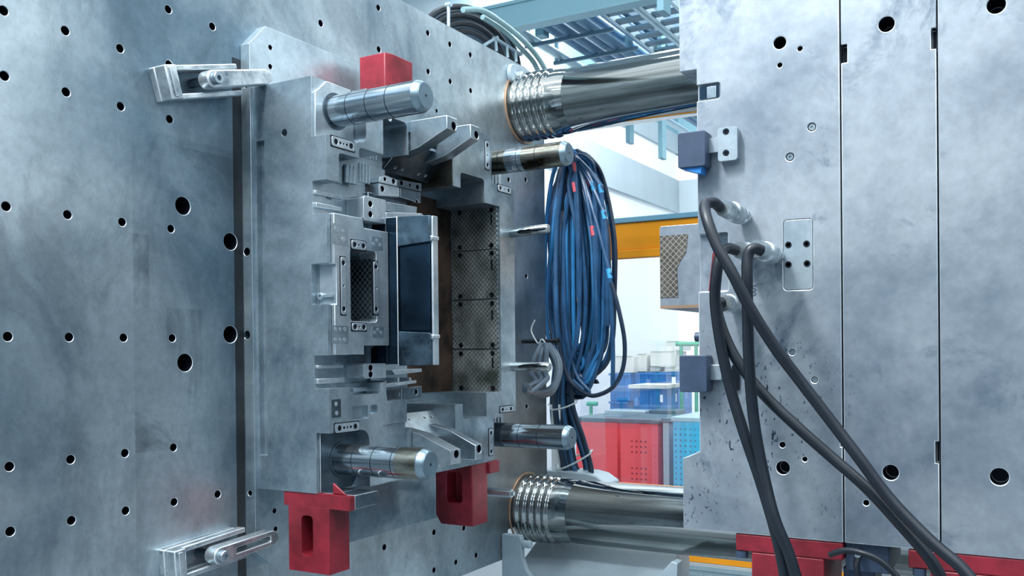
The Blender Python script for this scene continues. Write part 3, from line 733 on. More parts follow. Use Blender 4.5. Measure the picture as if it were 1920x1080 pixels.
# ================================================================== MOVING MOULD HALF
mm = thing('mould_half', 'moving mould half of three tall steel plates on the right, with hoses', 'mould', (1.62, 2.3, 1.2227))
zb_ = 1.2227; ZTT = 2.42
def holes(c, lst, y=YM0):
    for u, v, r, d in lst:
        q = at(u, v, y=y); cyl(c, (q.x, y - .02, q.z), (q.x, y + d, q.z), r, 24)
b = NB(); xl = 1.3195; xo = 1.2820
prism(b, [(xo, zb_), (1.6085, zb_), (1.6085, ZTT), (xo, ZTT), (xo, 2.188), (xl, 2.188), (xl, 1.388), (xo + .012, 1.376), (xo, 1.372)], 1, YM0, 2.78)
c = NB()
holes(c, [(1462, 80, .0125, .06), (1468, 877, .0135, .03), (1500, 91, .005, .02), (1462, 122, .005, .02), (1522, 238, .0085, .006), (1481, 294, .0085, .006),
          (1485, 660, .0065, .006), (1527, 712, .0065, .006), (1467, 834, .006, .02), (1509, 861, .005, .02)])
p0, p1 = at(1469, 545, y=YM0), at(1524, 408, y=YM0); 
def pr_y(c, pts, y0, y1): prism(c, pts, 1, y0, y1)
rc = NB(); pr_y(rc, rrect(p0.x, p1.x, p0.z, p1.z, .008, 3), YM0 - .02, YM0 + .006)
p2, p3 = at(1309, 190, y=YM0), at(1350, 153, y=YM0); pr_y(rc, rrect(p2.x - .05, p3.x, p2.z, p3.z, .006, 3), YM0 - .02, YM0 + .008)
p4, p5 = at(1300, 548, y=YM0), at(1365, 435, y=YM0); pr_y(rc, rrect(p4.x - .05, p5.x, p4.z, p5.z, .005, 3), YM0 - .02, YM0 + .010)
for (u, v0, v1, w_) in [(1578, 838, 822, 9)]: 
    q0, q1 = at(u - 2, v0, y=YM0), at(u + 8, v1, y=YM0); pr_y(c, [(q0.x, q0.z), (q1.x, q0.z), (q1.x, q1.z), (q0.x, q1.z)], YM0 - .02, YM0 + .02)
bmesh.ops.recalc_face_normals(b, faces=b.faces); me = bpy.data.meshes.new('t'); b.to_mesh(me); b.free(); me = cut_mesh(me, rc); b = NB(); b.from_mesh(me)
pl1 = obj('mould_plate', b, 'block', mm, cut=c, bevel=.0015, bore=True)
b = NB(); bx(b, 1.6115, 1.7815, YM0 + .0005, 2.78, zb_, ZTT); c = NB()
holes(c, [(1662, 45, .0145, .06), (1670, 886, .0145, .04), (1624, 943, .0055, .03)])
for u0, v0, u1, v1 in [(1572, 119, 1588, 82), (1746, 92, 1762, 50), (1754, 869, 1764, 828), (1572, 839, 1590, 821)]:
    q0, q1 = at(u0, v0, y=YM0), at(u1, v1, y=YM0); pr_y(c, [(q0.x, q0.z), (q1.x, q0.z), (q1.x, q1.z), (q0.x, q1.z)], YM0 - .02, YM0 + .02)
obj('mould_plate', b, 'block', mm, cut=c, bevel=.0015, bore=True)
b = NB(); bx(b, 1.7845, 2.12, YM0, 2.78, zb_ - .001, ZTT); c = NB()
holes(c, [(1868, 9, .0155, .06), (1874, 894, .0155, .04)])
obj('mould_plate', b, 'block', mm, cut=c, bevel=.0015, bore=True)
# dark seam fillers, a little recessed
b = NB(); bx(b, 1.6086, 1.6114, YM0 + .012, 2.77, zb_ + .01, ZTT - .01); obj('seam', b, 'screw', mm)
b = NB(); bx(b, 1.7816, 1.7844, YM0 + .012, 2.77, zb_ + .01, ZTT - .01); obj('seam', b, 'screw', mm)
# lock plate with four screws
b = NB(); prism(b, rrect(p0.x + .0015, p1.x - .0015, p0.z + .0015, p1.z - .0015, .006, 3), 1, YM0 + .001, YM0 + .0055)
lp = obj('cover_plate', b, 'bright', mm, bevel=.0008)
for u, v in ((1478, 459), (1512, 457), (1478, 496), (1513, 494)):
    q = at(u, v, y=YM0); b = NB(); lathe(b, (q.x, YM0 + .001, q.z), (0, -1, 0), [(0, .0065), (.001, .0065), (.001, .0035), (-.001, .0035)], 16); obj('screw', b, 'screw', lp)
# small screws in the counterbores
for u, v, r in [(1522, 238, .0062), (1481, 294, .0062), (1485, 660, .005), (1527, 712, .005)]:
    q = at(u, v, y=YM0); b = NB(); lathe(b, (q.x, YM0 + .0055, q.z), (0, -1, 0), [(0, r), (.003, r), (.003, r * .5), (.001, r * .5)], 18); obj('screw', b, 'body', mm)
# blue glass-fronted recess insert
b = NB(); prism(b, rrect(p2.x + .001, p3.x - .002, p2.z + .002, p3.z - .002, .004, 3), 1, YM0 + .004, YM0 + .0075); o = obj('slide_insert', b, 'blue_steel', mm, bevel=.0006)
b = NB(); q0, q1 = at(1325, 184, y=YM0), at(1342, 160, y=YM0); bx(b, q0.x, q1.x, YM0 + .002, YM0 + .0038, q0.z, q1.z); obj('insert_window', b, 'body', o, bevel=.0005)
# latch brackets and dark latch blocks
def latch(u0, v0, u1, v1, bw, full):
    q0, q1 = at(u0, v1, y=1.775), at(u1, v0, y=1.775)
    b = NB(); prism(b, rrect(q0.x, q1.x, q0.z, q1.z, .004, 2), 1, 1.775, 1.8141 if full else 1.812)
    o = obj('latch_block', b, 'sensor', mm, bevel=.0015, label='dark blue latch block')
    if full:
        b = NB(); a0, a1 = at(1276, 325, y=1.79), at(1308, 312, y=1.79); prism(b, [(q0.x + .004, q0.z), (q1.x - .01, q0.z), (q1.x - .012, q0.z - .014), (q1.x - .02, q0.z - .012)], 1, 1.78, 1.81); obj('latch_foot', b, 'blue_plastic', o)
    return o
l1 = latch(1271, 243, 1322, 316, 0, True)
l2 = latch(1274, 666, 1325, 735, 0, False)
q0, q1 = at(1346, 303, y=1.795), at(1382, 236, y=1.795)
b = NB(); prism(b, rrect(q0.x, q1.x, q0.z, q1.z, .006, 3), 1, 1.795, YM0 - .0003); r0, r1 = at(1318, 288, y=1.80), at(1348, 257, y=1.80); bx(b, r0.x, r1.x, 1.800, YM0 - .0003, r0.z, r1.z)
c = NB()
for v in (247, 287): q = at(1361, v, y=1.795); cyl(c, (q.x, 1.78, q.z), (q.x, 1.803, q.z), .007, 18)
br = obj('latch_bracket', b, 'bright', mm, cut=c, bevel=.0015)
for v in (247, 287): q = at(1361, v, y=1.795); b = NB(); cyl(b, (q.x, 1.800, q.z), (q.x, 1.8035, q.z), .0055, 6); obj('screw', b, 'screw', br)
r0, r1 = at(1322, 712, y=1.80), at(1352, 684, y=1.80); b = NB(); bx(b, r0.x, r1.x, 1.800, YM0 - .0003, r0.z, r1.z); obj('latch_bracket', b, 'bright', mm, bevel=.001)
r0, r1 = at(1373, 732, y=1.812), at(1386, 684, y=1.812); b = NB(); prism(b, rrect(r0.x, r1.x, r0.z, r1.z, .004, 3), 1, 1.809, YM0 - .0003); obj('guide_slot', b, 'screw', mm)
q = at(1306, 632, y=1.84); b = NB(); cyl(b, (q.x - .002, 1.84, q.z), (xl + .0, 1.84, q.z), .010, 14); obj('side_screw', b, 'sensor', mm)
# warning sticker and key plate in the recess
q0, q1 = at(1326, 546, y=YM0), at(1346, 472, y=YM0)
b = NB(); prism(b, [(q0.x, q0.z), (q1.x, q0.z + .002), (q1.x + .004, q1.z), (q0.x + .010, q1.z)], 1, YM0 + .008, YM0 + .0095); obj('sticker', b, M['red'], mm, label='red and white sticker')
q0, q1 = at(1345, 480, y=YM0), at(1364, 437, y=YM0); b = NB(); bx(b, q0.x, q1.x, YM0 + .006, YM0 + .0095, q0.z, q1.z); obj('key_plate', b, 'dark_steel', mm, bevel=.001)
# engraved size figures beside the hoses
fc = bpy.data.curves.new('engraved_number', 'FONT'); fc.body = '100'; fc.size = .017; fc.extrude = .0002
fo = bpy.data.objects.new('t', fc); COL.objects.link(fo)
fm = bpy.data.meshes.new_from_object(fo.evaluated_get(bpy.context.evaluated_depsgraph_get())); bpy.data.objects.remove(fo)
q = at(1407, 532, y=YM0 - .0004)
fm.transform(Matrix.Translation(q) @ Matrix.Rotation(PI / 2, 4, 'Y') @ Matrix.Rotation(PI / 2, 4, 'X') )
b = NB(); b.from_mesh(fm); obj('engraved_number', b, 'sensor', mm)
# protruding core of the moving half
b = NB(); prism(b, rrect(1.0825, 1.3190, 1.7075, 1.9215, .006, 3, (1, 0, 0, 1)), 1, 2.2, 2.55)
cr = obj('core_block', b, 'block', mm, bevel=.001)
q0 = at(1237, 556, y=2.2); q1 = at(1280, 440, y=2.2)
zt_ = at(1250, 442, y=2.2).z; zl_ = at(1250, 558, y=2.2).z
b = NB(); prism(b, [(1.0835, zl_), (1.132, zl_), (1.130, zl_ + .075), (1.137, zl_ + .09), (1.155, zl_ + .115), (1.160, zt_), (1.0835, zt_)], 1, 2.1985, 2.1998); obj('wear_panel', b, 'diamond_brown', mm)
b = NB(); bx(b, 1.0835, 1.319, 2.1975, 2.1997, 1.7085, 1.7155); obj('core_rim', b, 'copper', cr)
# red feet of the moving half
b = NB(); zf = 1.2222
bx(b, 1.394, 1.6075, 1.8165, 2.0, 1.186, zf - .0005); bx(b, 1.427, 1.5715, 1.8165, 2.0, .90, 1.186)
obj('foot_block', b, 'red', mm, bevel=.003, label='red painted foot under the moving half')
b = NB(); bx(b, 1.7265, 2.0, 1.8165, 2.0, 1.186, zf - .001); bx(b, 1.765, 2.0, 1.8165, 2.0, .90, 1.186)
obj('foot_block', b, 'red', mm, bevel=.003, label='darker red foot at the lower right')
b = NB(); bx(b, 1.609, 1.69, 1.835, 2.0, 1.165, zf - .0005); bx(b, 1.60, 1.66, 1.86, 1.95, 1.125, 1.165); obj('valve_block', b, 'sensor', mm, bevel=.002)
b = NB(); q = at(1613, 1031, y=1.83); cyl(b, (q.x, 1.80, q.z - .004), (q.x, 1.834, q.z - .004), .006, 10); obj('valve_screw', b, 'bright', mm)
b = NB(); cyl(b, (1.405, 1.826, 1.1855), (1.405, 1.826, 1.172), .012, 12); obj('foot_screw', b, 'sensor', mm)
b = NB(); cyl(b, (1.745, 1.826, 1.1855), (1.745, 1.826, 1.172), .012, 12); obj('foot_screw', b, 'sensor', mm)

# hose fittings (pointing out of the plate, toward -y)
def fitting(u, v, ty, tail=None):
    p = at(u, v, y=YM0); L = YM0 - ty
    pr = [(0, .013), (L * .12, .013), (L * .12, .017), (L * .22, .017), (L * .25, .0125), (L * .34, .0125), (L * .34, .0195), (L * .62, .0195), (L * .64, .0145), (L * .74, .0145), (L * .74, .0175), (L, .0165)]
    o = obj('hose_coupling', lathe(NB(), (p.x, YM0 - .0002, p.z), (0, -1, 0), pr, 20), 'cast', mm, smooth=.4)
    return p
fitting(1398, 408, 1.665); fitting(1459, 480, 1.66); fitting(1415, 478, 1.71); fitting(1384, 572, 1.715)
def hose(pts, r, label, mat='hose', group=None, name='hydraulic_hose', cat='hose', seg=14, n=8, collar=None):
    P_ = [at(u, v, y=y) for u, v, y in pts]
    o = obj(name, tube(NB(), smooth_path(P_, n), r, seg), mat); tag(o, label, cat, group); recenter(o)
    return o
hose([(1350, 389, 1.66), (1338, 380, 1.64), (1322, 384, 1.62), (1326, 412, 1.590), (1345, 462, 1.58), (1375, 516, 1.58), (1405, 575, 1.59), (1452, 650, 1.61), (1500, 714, 1.63), (1560, 792, 1.64), (1610, 858, 1.64), (1668, 935, 1.64), (1740, 1010, 1.63), (1800, 1062, 1.62), (1840, 1110, 1.61)], .0105, 'black hose looping from the topmost coupling down to the right corner')
hose([(1382, 470, 1.70), (1362, 466, 1.68), (1350, 482, 1.66), (1343, 520, 1.655), (1341, 570, 1.66), (1352, 650, 1.665), (1370, 730, 1.67), (1396, 815, 1.67), (1425, 900, 1.67), (1452, 990, 1.66), (1468, 1060, 1.66), (1475, 1110, 1.66)], .0105, 'leftmost of the black hoses hanging down the moving mould')
hose([(1428, 470, 1.65), (1412, 466, 1.635), (1402, 482, 1.63), (1401, 530, 1.625), (1402, 600, 1.63), (1405, 690, 1.64), (1414, 790, 1.65), (1430, 880, 1.65), (1452, 970, 1.64), (1480, 1040, 1.64), (1500, 1110, 1.64)], .0105, 'black hose hanging straight down from the middle coupling')
hose([(1356, 566, 1.71), (1346, 572, 1.70), (1348, 598, 1.69), (1368, 650, 1.685), (1396, 696, 1.685), (1440, 748, 1.69), (1500, 805, 1.69), (1560, 858, 1.69), (1625, 915, 1.68), (1690, 985, 1.68), (1745, 1050, 1.68), (1778, 1110, 1.68)], .0105, 'black hose crossing low from the bottom coupling toward the lower right')
hose([(1556, 1040, 1.80), (1585, 1032, 1.79), (1620, 1038, 1.78), (1655, 1055, 1.78), (1690, 1090, 1.78)], .006, 'thin black hose curving under the moving mould between the red feet')
hose([(1613, 1036, 1.82), (1606, 1060, 1.80), (1614, 1100, 1.80)], .006, 'thin short black hose hanging beside the dark valve block')

# ================================================================== CABLE COIL BESIDE THE PLATEN
cc = thing('cable_coil', 'long hanging coil of blue and black cables beside the platen edge', 'cable', (.06, 3.66, 1.35))
peg = at(1085, 300, y=3.66)
rnd = random.Random(11)
NC = 32
for i in range(NC):
    f = i / (NC - 1)
    yy = 3.60 + rnd.random() * .14
    ul = 1020 + 30 * rnd.random() + (26 if i % 3 == 0 else 0); ur = 1088 + 62 * f + rnd.uniform(-6, 6)
    vb = 742 - 60 * rnd.random() * (1 - f * .3)
    tu = 1062 + 22 * f; tv = 292 + rnd.uniform(-8, 8)
    j = lambda a: rnd.uniform(-a, a)
    cross = rnd.random() < .4
    if i % 4 == 0: # straight bunch on the left, dropping behind
        pts = [(tu - 10, tv, yy), (ul + 14, 330, yy - .02), (ul + 2, 420, yy), (ul, 520, yy), (ul + 4, 620, yy), (ul + 22, 700, yy), (ul + 48, vb, yy), (ur - 40, vb - 10, yy), (ur - 24, 660, yy + .02), (ur - 22 + j(8), 560, yy), (ur - 24, 430, yy), (tu + 12, 340, yy)]
    else:
        um = 1052 + j(16)
        pts = [(tu, tv, yy), (um + 2, 350, yy), (um - 6 + j(8), 440, yy + j(.02)), (um - 8 + j(10), 560, yy), (um - 2, 650, yy), (um + 12, 706, yy), (1090 + j(8), vb, yy), (ur - 22, vb - 34, yy), (ur - 6, 640, yy), (ur + j(4), 560, yy), (ur - 2, 450, yy), (ur - 20, 350, yy), (tu + 12 + 20 * f, 306, yy)]
    mt = ('cable_blue', 'cable_dark', 'cable_blue', 'cable_bright', 'cable_dark')[i % 5]
    P_ = [at(u, v, y=y) for u, v, y in pts]
    r = .0090 + .0020 * rnd.random()
    o = obj('cable', tube(NB(), smooth_path(P_, 5, True), r, 8, True), mt, cc)
    if 8 < i and i % 4 and i % 3 == 0:
        pa = smooth_path(P_, 5, True); n = len(pa); k = int(n * (.80 + .12 * rnd.random()))
        obj('tape', tube(NB(), [pa[(k + q) % n] for q in range(2)], r * 1.10, 10), 'tape_red' if i < 24 else 'tape_blue', o)
for u, v, vv, mt in ((1077, 305, 322, 'tape_red'), (1076, 342, 360, 'tape_red'), (1110, 424, 442, 'tape_red'), (1111, 342, 358, 'tape_blue'), (1125, 346, 362, 'tape_blue'), (1131, 395, 411, 'tape_blue'), (1141, 504, 522, 'tape_blue')):
    b = NB(); p, q = at(u, v, y=3.585), at(u + 3, vv, y=3.585); tube(b, smooth_path([at(1080, 294, y=3.6), at((1080 + u) / 2 + 3, (294 + v) / 2, y=3.585), p, q, at(u + 8, vv + 120, y=3.59), at(u + 8, vv + 200, y=3.61)], 6), .0098, 8); pr_ = obj('cable', b, 'cable_blue', cc)
    obj('tape', cyl(NB(), p, q, .0112, 12), mt, pr_)
P_ = [at(u, v, y=3.58) for u, v in ((1146, 530), (1160, 580), (1171, 640), (1168, 690), (1150, 725), (1120, 741), (1098, 738), (1070, 715), (1056, 680), (1048, 640))]
obj('cable', tube(NB(), smooth_path(P_, 8), .0098, 10), 'cable_dark', cc)
# drop bundle below the coil
db = thing('cable_bundle', 'tied bundle of black cables dropping below the coil to the lower tie bar', 'cable', (.1, 3.62, 1.08))
for i in range(16):
    f = i / 15; yy = 3.58 + rnd.random() * .10
    pts = [(1040 + 34 * f, 690 + rnd.uniform(-8, 8), yy), (1034 + 40 * f, 757, yy), (1040 + 46 * f + (8 if f > .7 else 0), 820, yy), (1050 + 44 * f + (14 if f > .7 else 0), 870, yy), (1056 + 54 * f, 893, yy)]
    obj('cable', tube(NB(), smooth_path([at(*p[:2], y=p[2]) for p in pts], 5), .0095, 8), 'cable_dark' if i % 4 else 'cable_blue', db)
for (ua, va, ub, vb) in ((1032, 760, 1080, 752), (1046, 872, 1106, 848)):
    P_ = [at(ua, va, y=3.57), at(ua + 2, va + 8, y=3.555), at((ua + ub) / 2, (va + vb) / 2 + 9, y=3.545), at(ub, vb + 3, y=3.555), at(ub, vb, y=3.57), at(ub, vb - 3, y=3.69), at(ua, va - 3, y=3.69)]
    obj('zip_tie', tube(NB(), smooth_path(P_, 5, True), .0038, 6, True), 'zip', db)
# tie rod sticking out of the platen edge carrying the grey cables
tr = thing('support_rod', 'dark rod with a round end holding up the grey cables', 'rod', (.05, 3.3, 1.68))
p, q = at(975, 640, y=3.35), at(1045, 640, y=3.35)
obj('rod', cyl(NB(), (.001, 3.35, p.z), (q.x, 3.35, q.z), .0095, 14), 'hose', tr)
obj('rod_end', lathe(NB(), (q.x - .012, 3.35, q.z), (1, 0, 0), [(0, .0095), (.004, .0165), (.018, .0165), (.018, .008), (.008, .008)], 20), 'hose', tr)
# grey connector cables from the mould side
gc = thing('connector_cables', 'grey loom of connector cables plugged into the mould side', 'cable', (.2, 3.0, 1.45))
for i in range(7):
    f = i / 6; yy = 3.28 + .03 * rnd.random()
    pts = [(1012 + 16 * f, 646, yy), (996 + 34 * f, 672, yy - .1), (990 + 40 * f, 700, yy - .2), (1000 + 30 * f, 716 - 6 * f, yy - .3), (990 + 10 * f, 722 + 14 * f, yy - .36), (984, 728 + 6 * f, 2.86)] if i % 2 else \
          [(1014 + 16 * f, 646, yy), (1034 + 12 * f, 668, yy - .06), (1044 + 6 * f, 700, yy - .1), (1034, 726 + 10 * f, yy - .2), (1006, 734 + 6 * f, yy - .3), (984, 722 + 6 * f, 2.86)]
    obj('cable', tube(NB(), smooth_path([at(u, v, y=y) for u, v, y in pts], 6), .0105, 8), 'cable_grey', gc)
q0, q1 = at(966, 736, x=.2), at(984, 698, x=.2)
b = NB(); bx(b, .12, .2, 2.7856, 2.86, q0.z, q1.z); obj('connector_box', b, 'sensor', mf, bevel=.002)
b = NB(); p = at(984, 715, x=.2)
for k in range(5): cyl(b, (.2, 2.84, q0.z + .01 + k * .015), (.215, 2.85, q0.z + .014 + k * .015), .006, 8)
obj('connector_plug', b, 'bright', gc)
P_ = [at(u, v, y=3.34) for u, v in ((1003, 600), (996, 618), (1002, 634), (1010, 644), (1016, 636), (1026, 648), (1034, 652))]
t_ = obj('zip_tie', tube(NB(), smooth_path(P_, 5), .0035, 6), 'zip', gc)

# ================================================================== HOSE COIL ABOVE THE PLATEN
hc = thing('hose_coil', 'coil of black lettered hoses resting over the platen top edge', 'hose', (-.2, 3.2, 2.84))
cx_, cz_ = at(880, 150, x=-.16).y, at(880, 150, x=-.16).z
cen_ = at(880, 118, x=-.16)
for i, (ru, rv) in enumerate([(98, 104), (91, 96), (84, 89), (76, 81), (69, 74), (61, 66), (54, 59), (46, 51)]):
    pts = []
    for k in range(13):
        a = PI * (1.12 - k * 1.24 / 12)
        pts.append(at(880 + ru * math.cos(a) + .22 * (ru * math.cos(a)) * 0 - 4 + (98 - ru) * .05, 118 - rv * math.sin(a) + .50 * ru * math.cos(a) * .42, x=-.12 - .012 * (i % 2) ))
    for p_ in pts: p_.z = max(p_.z, 2.845)
    obj('hose', tube(NB(), smooth_path(pts, 4), .0125 if i % 3 else .011, 10), 'hose' if i % 2 == 0 else 'hose_sheen', hc)
# hose rack
hr = thing('hose_rack', 'small galvanised bar rack clamping the hoses on the platen top', 'rack', (-.1, 3.3, 2.85))
for u, v, u2, v2 in ((841, 8, 841, 50), (909, 84, 929, 72), (929, 72, 975, 101), (929, 74, 931, 96), (950, 86, 952, 108), (966, 96, 968, 116)):
    p, q = at(u, v, x=-.09), at(u2, v2, x=-.09); obj('bar', cyl(NB(), p, q, .007, 8), 'tray', hr)
for u, v in ((841, 9), (929, 72), (974, 101)):
    p = at(u, v, x=-.09); obj('knob', cyl(NB(), p - Vector((.012, 0, 0)), p + Vector((.012, 0, 0)), .010, 10), 'tray', hr)
for i, (pts, lab) in enumerate([([(868, 18), (905, 20), (940, 42), (975, 70), (1003, 100), (1022, 130), (1034, 160)], 'pale green hose arching from the coil to the tie bar, outermost'),
                                ([(905, 32), (945, 58), (975, 88), (1000, 116), (1014, 146)], 'pale green hose arching from the coil to the tie bar, innermost')]):
    o = obj('pale_hose', tube(NB(), smooth_path([at(u, v, x=-.05 - .03 * i) for u, v in pts], 8), .0115, 12), 'pale_hose'); tag(o, lab, 'hose'); recenter(o)

# ================================================================== CASTING UNDER THE LOWER TIE BAR
cs = thing('bar_support', 'pale grey cast support cradling the lower tie bar', 'support', (.4, 3.3, .3))
b = NB(); prism(b, [(3.0, .45), (3.0, .585), (3.1, .622), (3.15, .64), (3.19, .66), (3.23, .685), (3.28, .70), (3.36, .725), (3.44, .765), (3.52, .790), (3.60, .795), (3.60, .45)], 0, .001, .655); obj('casting', b, 'pale_paint', cs, bevel=.008, seg=3, smooth=1.2)
fz = at(960, 1003, y=3.16).z
b = NB(); prism(b, [(.0008, .45), (.0008, fz), (.088, fz), (.094, fz - .02), (.096, fz - .09), (.115, fz - .14), (.16, fz - .18), (.16, .45)], 1, 3.16, 3.189); obj('flange', b, 'pale_paint', cs, bevel=.004, seg=3)
b = NB(); prism(b, [(.665, .45), (.735, .45), (.748, .80), (.725, .805), (.668, .74)], 1, 3.2, 3.26); c = NB(); q = at(1255, 1043, y=3.2); cyl(c, (q.x, 3.1, q.z), (q.x, 3.3, q.z), .01, 14); obj('end_plate', b, 'pale_paint', cs, bevel=.003)
q = at(1001, 1022, y=3.17); b = NB(); cyl(b, (.0965, 3.172, q.z), (.135, 3.172, q.z), .016, 18); obj('boss', b, 'pale_paint', cs, bevel=.003)
LA, LB = at(1012, 881, y=3.56), at(1137, 903, y=3.56)
b = NB(); prism(b, [(.05, .45), (.30, .45), (.30, 1.13)] [:0] or [(LA.x, LA.z - .1), (LB.x, LA.z - .1), (LB.x, LB.z - .01), (LB.x - .05, LA.z - .012), (LB.x - .10, LA.z - .002), (LA.x, LA.z)], 1, 3.56, 3.70); obj('rear_lug', b, 'pale_paint', cs, bevel=.006)
b = NB(); bx(b, .0, .045, 3.60, 3.66, .6, 1.36); obj('rear_post', b, 'white', cs, bevel=.003)

# ================================================================== SAFETY GATE
gt = thing('safety_gate', 'orange framed machine safety gate with clear pane, behind the tie bars', 'gate', (1, 4.2, 0))
Yg = 4.2
b = NB(); bx(b, -.2, 2.8, Yg, Yg + .05, 2.108, 2.245); obj('top_rail', b, 'orange', gt, bevel=.004)
b = NB(); bx(b, -.2, 2.8, Yg - .012, Yg + .04, 2.066, 2.1075); obj('rail_lip', b, 'orange', gt, bevel=.004)
b = NB(); bx(b, -.25, 2.8, Yg - .01, Yg + .06, 2.2455, 2.272); obj('top_trim', b, 'gate_blue', gt, bevel=.003)
b = NB(); bx(b, -.16, 2.8, Yg, Yg + .05, .565, .925); c = NB(); bx(c, -.0, 2.7, Yg - .02, Yg + .06, .60 + .2, .9); obj('bottom_rail', b, 'orange', gt, bevel=.004)
b = NB(); bx(b, -.158, 2.8, Yg + .02, Yg + .026, .926, 2.065); obj('clear_pane', b, 'pane', gt)
# perforated steel skirt
b = NB(); bx(b, -.2, 2.8, Yg - .035, Yg - .012, .535, .562); obj('skirt_trim', b, 'tray', gt, bevel=.003)
prf = NB()
for r in range(9):
    for k in range(46):
        x = .30 + k * .0165 + (r % 2) * .00825; z = .528 - r * .0155
        lathe(prf, (x, Yg - .0301, z), (0, -1, 0), [(0, .006), (.0025, .0048), (.0025, .0032), (0, .003)], 10, caps=False)
obj('perforation', prf, 'tray', gt, kind='stuff')
b = NB(); bx(b, -.2, 2.8, Yg - .03, Yg - .012, .2, .5345); obj('skirt_sheet', b, 'tray', gt)

# ================================================================== STORE BEHIND THE GATE
def bin_(name, u0, u1, v_top, y, h, mat, label, side=None, holes_=False, depth=.6, rim='bin_rim', group=None):
    p0, p1 = at(u0, v_top, y=y), at(u1, v_top, y=y); zt = p0.z
    t = thing(name, label, 'bin', ((p0.x + p1.x) / 2, y + depth / 2, 0), group)
    b = NB(); z0 = 0.001
    bx(b, p0.x, p1.x, y, y + depth, z0, zt); c = NB(); bx(c, p0.x + .02, p1.x - .02, y + .02, y + depth - .02, .1, zt + .1)
    obj('shell', b, mat, t, cut=c)
    b = NB(); bx(b, p0.x - .02, p1.x + .02, y - .02, y + depth + .02, zt + .001, zt + .05); obj('lid', b, rim, t, bevel=.008)
    if holes_:
        b = NB(); w = p1.x - p0.x
        nx = int(w / .055); 
        for i in range(nx):
            for j_ in range(int(zt / .06)):
                if holes_ == 2 or (2 <= i < nx - 2 and j_ % 5 > 1): cyl(b, (p0.x + .03 + i * .055, y - .0035, zt - .08 - j_ * .06), (p0.x + .03 + i * .055, y - .0005, zt - .08 - j_ * .06), .012, 6)
        obj('perforation', b, {1: 'red', 2: 'blue_pipe'}[holes_], t, kind='stuff')
    return t
bin_('pallet_bin', 1080, 1157, 790, 9.6, .8, 'bin_red', 'red plastic bin with grey lid, left of the two red ones', depth=.7)
bin_('pallet_bin', 1163, 1233, 793, 9.3, .8, 'bin_red', 'red plastic bin with dotted front, right of the two red ones', holes_=1, depth=.8)
bin_('pallet_bin', 1243, 1254, 792, 9.35, .8, 'grey_band', 'narrow pale bin squeezed between red and light blue bins', depth=.7)
bin_('pallet_bin', 1262, 1345, 790, 9.2, .8, 'bin_cyan', 'light blue perforated plastic bin at the edge of the moving mould', holes_=2, depth=.9, rim='tray')
bin_('pallet_bin', 1137, 1208, 776, 10.6, .8, 'bin_cyan', 'light blue bin with lid behind the left red bin', depth=.3, rim='tray')
bin_('pallet_bin', 1220, 1266, 776, 10.6, .8, 'bin_rim', 'dark lidded bin behind the dotted red bin', depth=.3)
def crate(u0, v0, u1, v1, y, label, d=.55, mat='crate_blue', marks=()):
    p0, p1 = at(u0, v1, y=y), at(u1, v0, y=y)
    if v1 >= 790: p0.z = .001
    t = thing('plastic_crate', label, 'crate', ((p0.x + p1.x) / 2, y + d / 2, p0.z))
    b = NB(); bx(b, p0.x, p1.x, y, y + d, p0.z, p1.z); c = NB(); bx(c, p0.x + .02, p1.x - .02, y + .02, y + d - .02, p0.z + .03, p1.z + .05); obj('shell', b, mat, t, cut=c, bevel=.01)
    for k in range(max(2, int((p1.x - p0.x) / .16))):
        x = p0.x + .05 + k * .15
        if x < p1.x - .03: b = NB(); bx(b, x, x + .02, y - .012, y - .0005, p0.z + .02, p1.z - .03); obj('rib', b, mat, t)
    b = NB(); bx(b, p0.x - .01, p1.x + .01, y - .02, y - .0005, p1.z - .028, p1.z); obj('rim', b, mat, t)
    for (u, v, du, dv) in marks:
        q0, q1 = at(u, v + dv, y=y - .0125), at(u + du, v, y=y - .0125); b = NB(); bx(b, q0.x, q1.x, y - .02, y - .013, q0.z, q1.z); obj('white_tag', b, 'white', t)
    return t
YY = 11.6
crate(1144, 700, 1182, 752, YY, 'blue crate on the left of the stack, upper')
crate(1144, 753, 1176, 800, YY, 'blue crate on the left of the stack, lower')
crate(1188, 699, 1270, 726, YY + .1, 'wide blue crate under the cardboard boxes', marks=((1260, 707, 7, 16),))
crate(1188, 729, 1239, 790, YY - .6, 'bright blue crate with pale lid in the middle of the stack', marks=((1238, 740, 5, 14),))
crate(1242, 728, 1272, 790, YY + .1, 'blue crate with white tag beside the green trolley', marks=((1260, 738, 9, 15),))
p0, p1 = at(1187, 728, y=YY - .5), at(1255, 724, y=YY - .5)
o = obj('crate_lid', bx(NB(), p0.x, p1.x, YY - .66, YY - .03, p0.z + .005, p1.z + .02), 'card'); tag(o, 'pale flat lid lying on the bright blue crate', 'lid'); recenter(o)
def box(u0, v0, u1, v1, y, label, d=.45):
    p0, p1 = at(u0, v1, y=y), at(u1, v0, y=y)
    t = thing('cardboard_box', label, 'box', ((p0.x + p1.x) / 2, y + d / 2, p0.z))
    obj('carton', bx(NB(), p0.x, p1.x, y, y + d, p0.z, p1.z), 'card', t, bevel=.008)
    obj('flap', bx(NB(), p0.x + .01, p1.x - .01, y - .006, y + d * .5, p1.z + .001, p1.z + .012), 'card', t)
    return t
box(1146, 668, 1188, 699, YY, 'grey cardboard box at the left end of the crate stack')
box(1194, 664, 1213, 697, YY + .15, 'crumpled bag-like grey carton between two boxes')
box(1219, 659, 1266, 687, YY + .1, 'wide cardboard box on the stack, upper one')
box(1219, 690, 1237, 697, YY + .15, 'small white carton under the wide box, left')
box(1246, 690, 1268, 697, YY + .12, 'small white carton under the wide box, right')
box(1248, 640, 1275, 657, YY + .15, 'small tilted carton on top of the wide box')
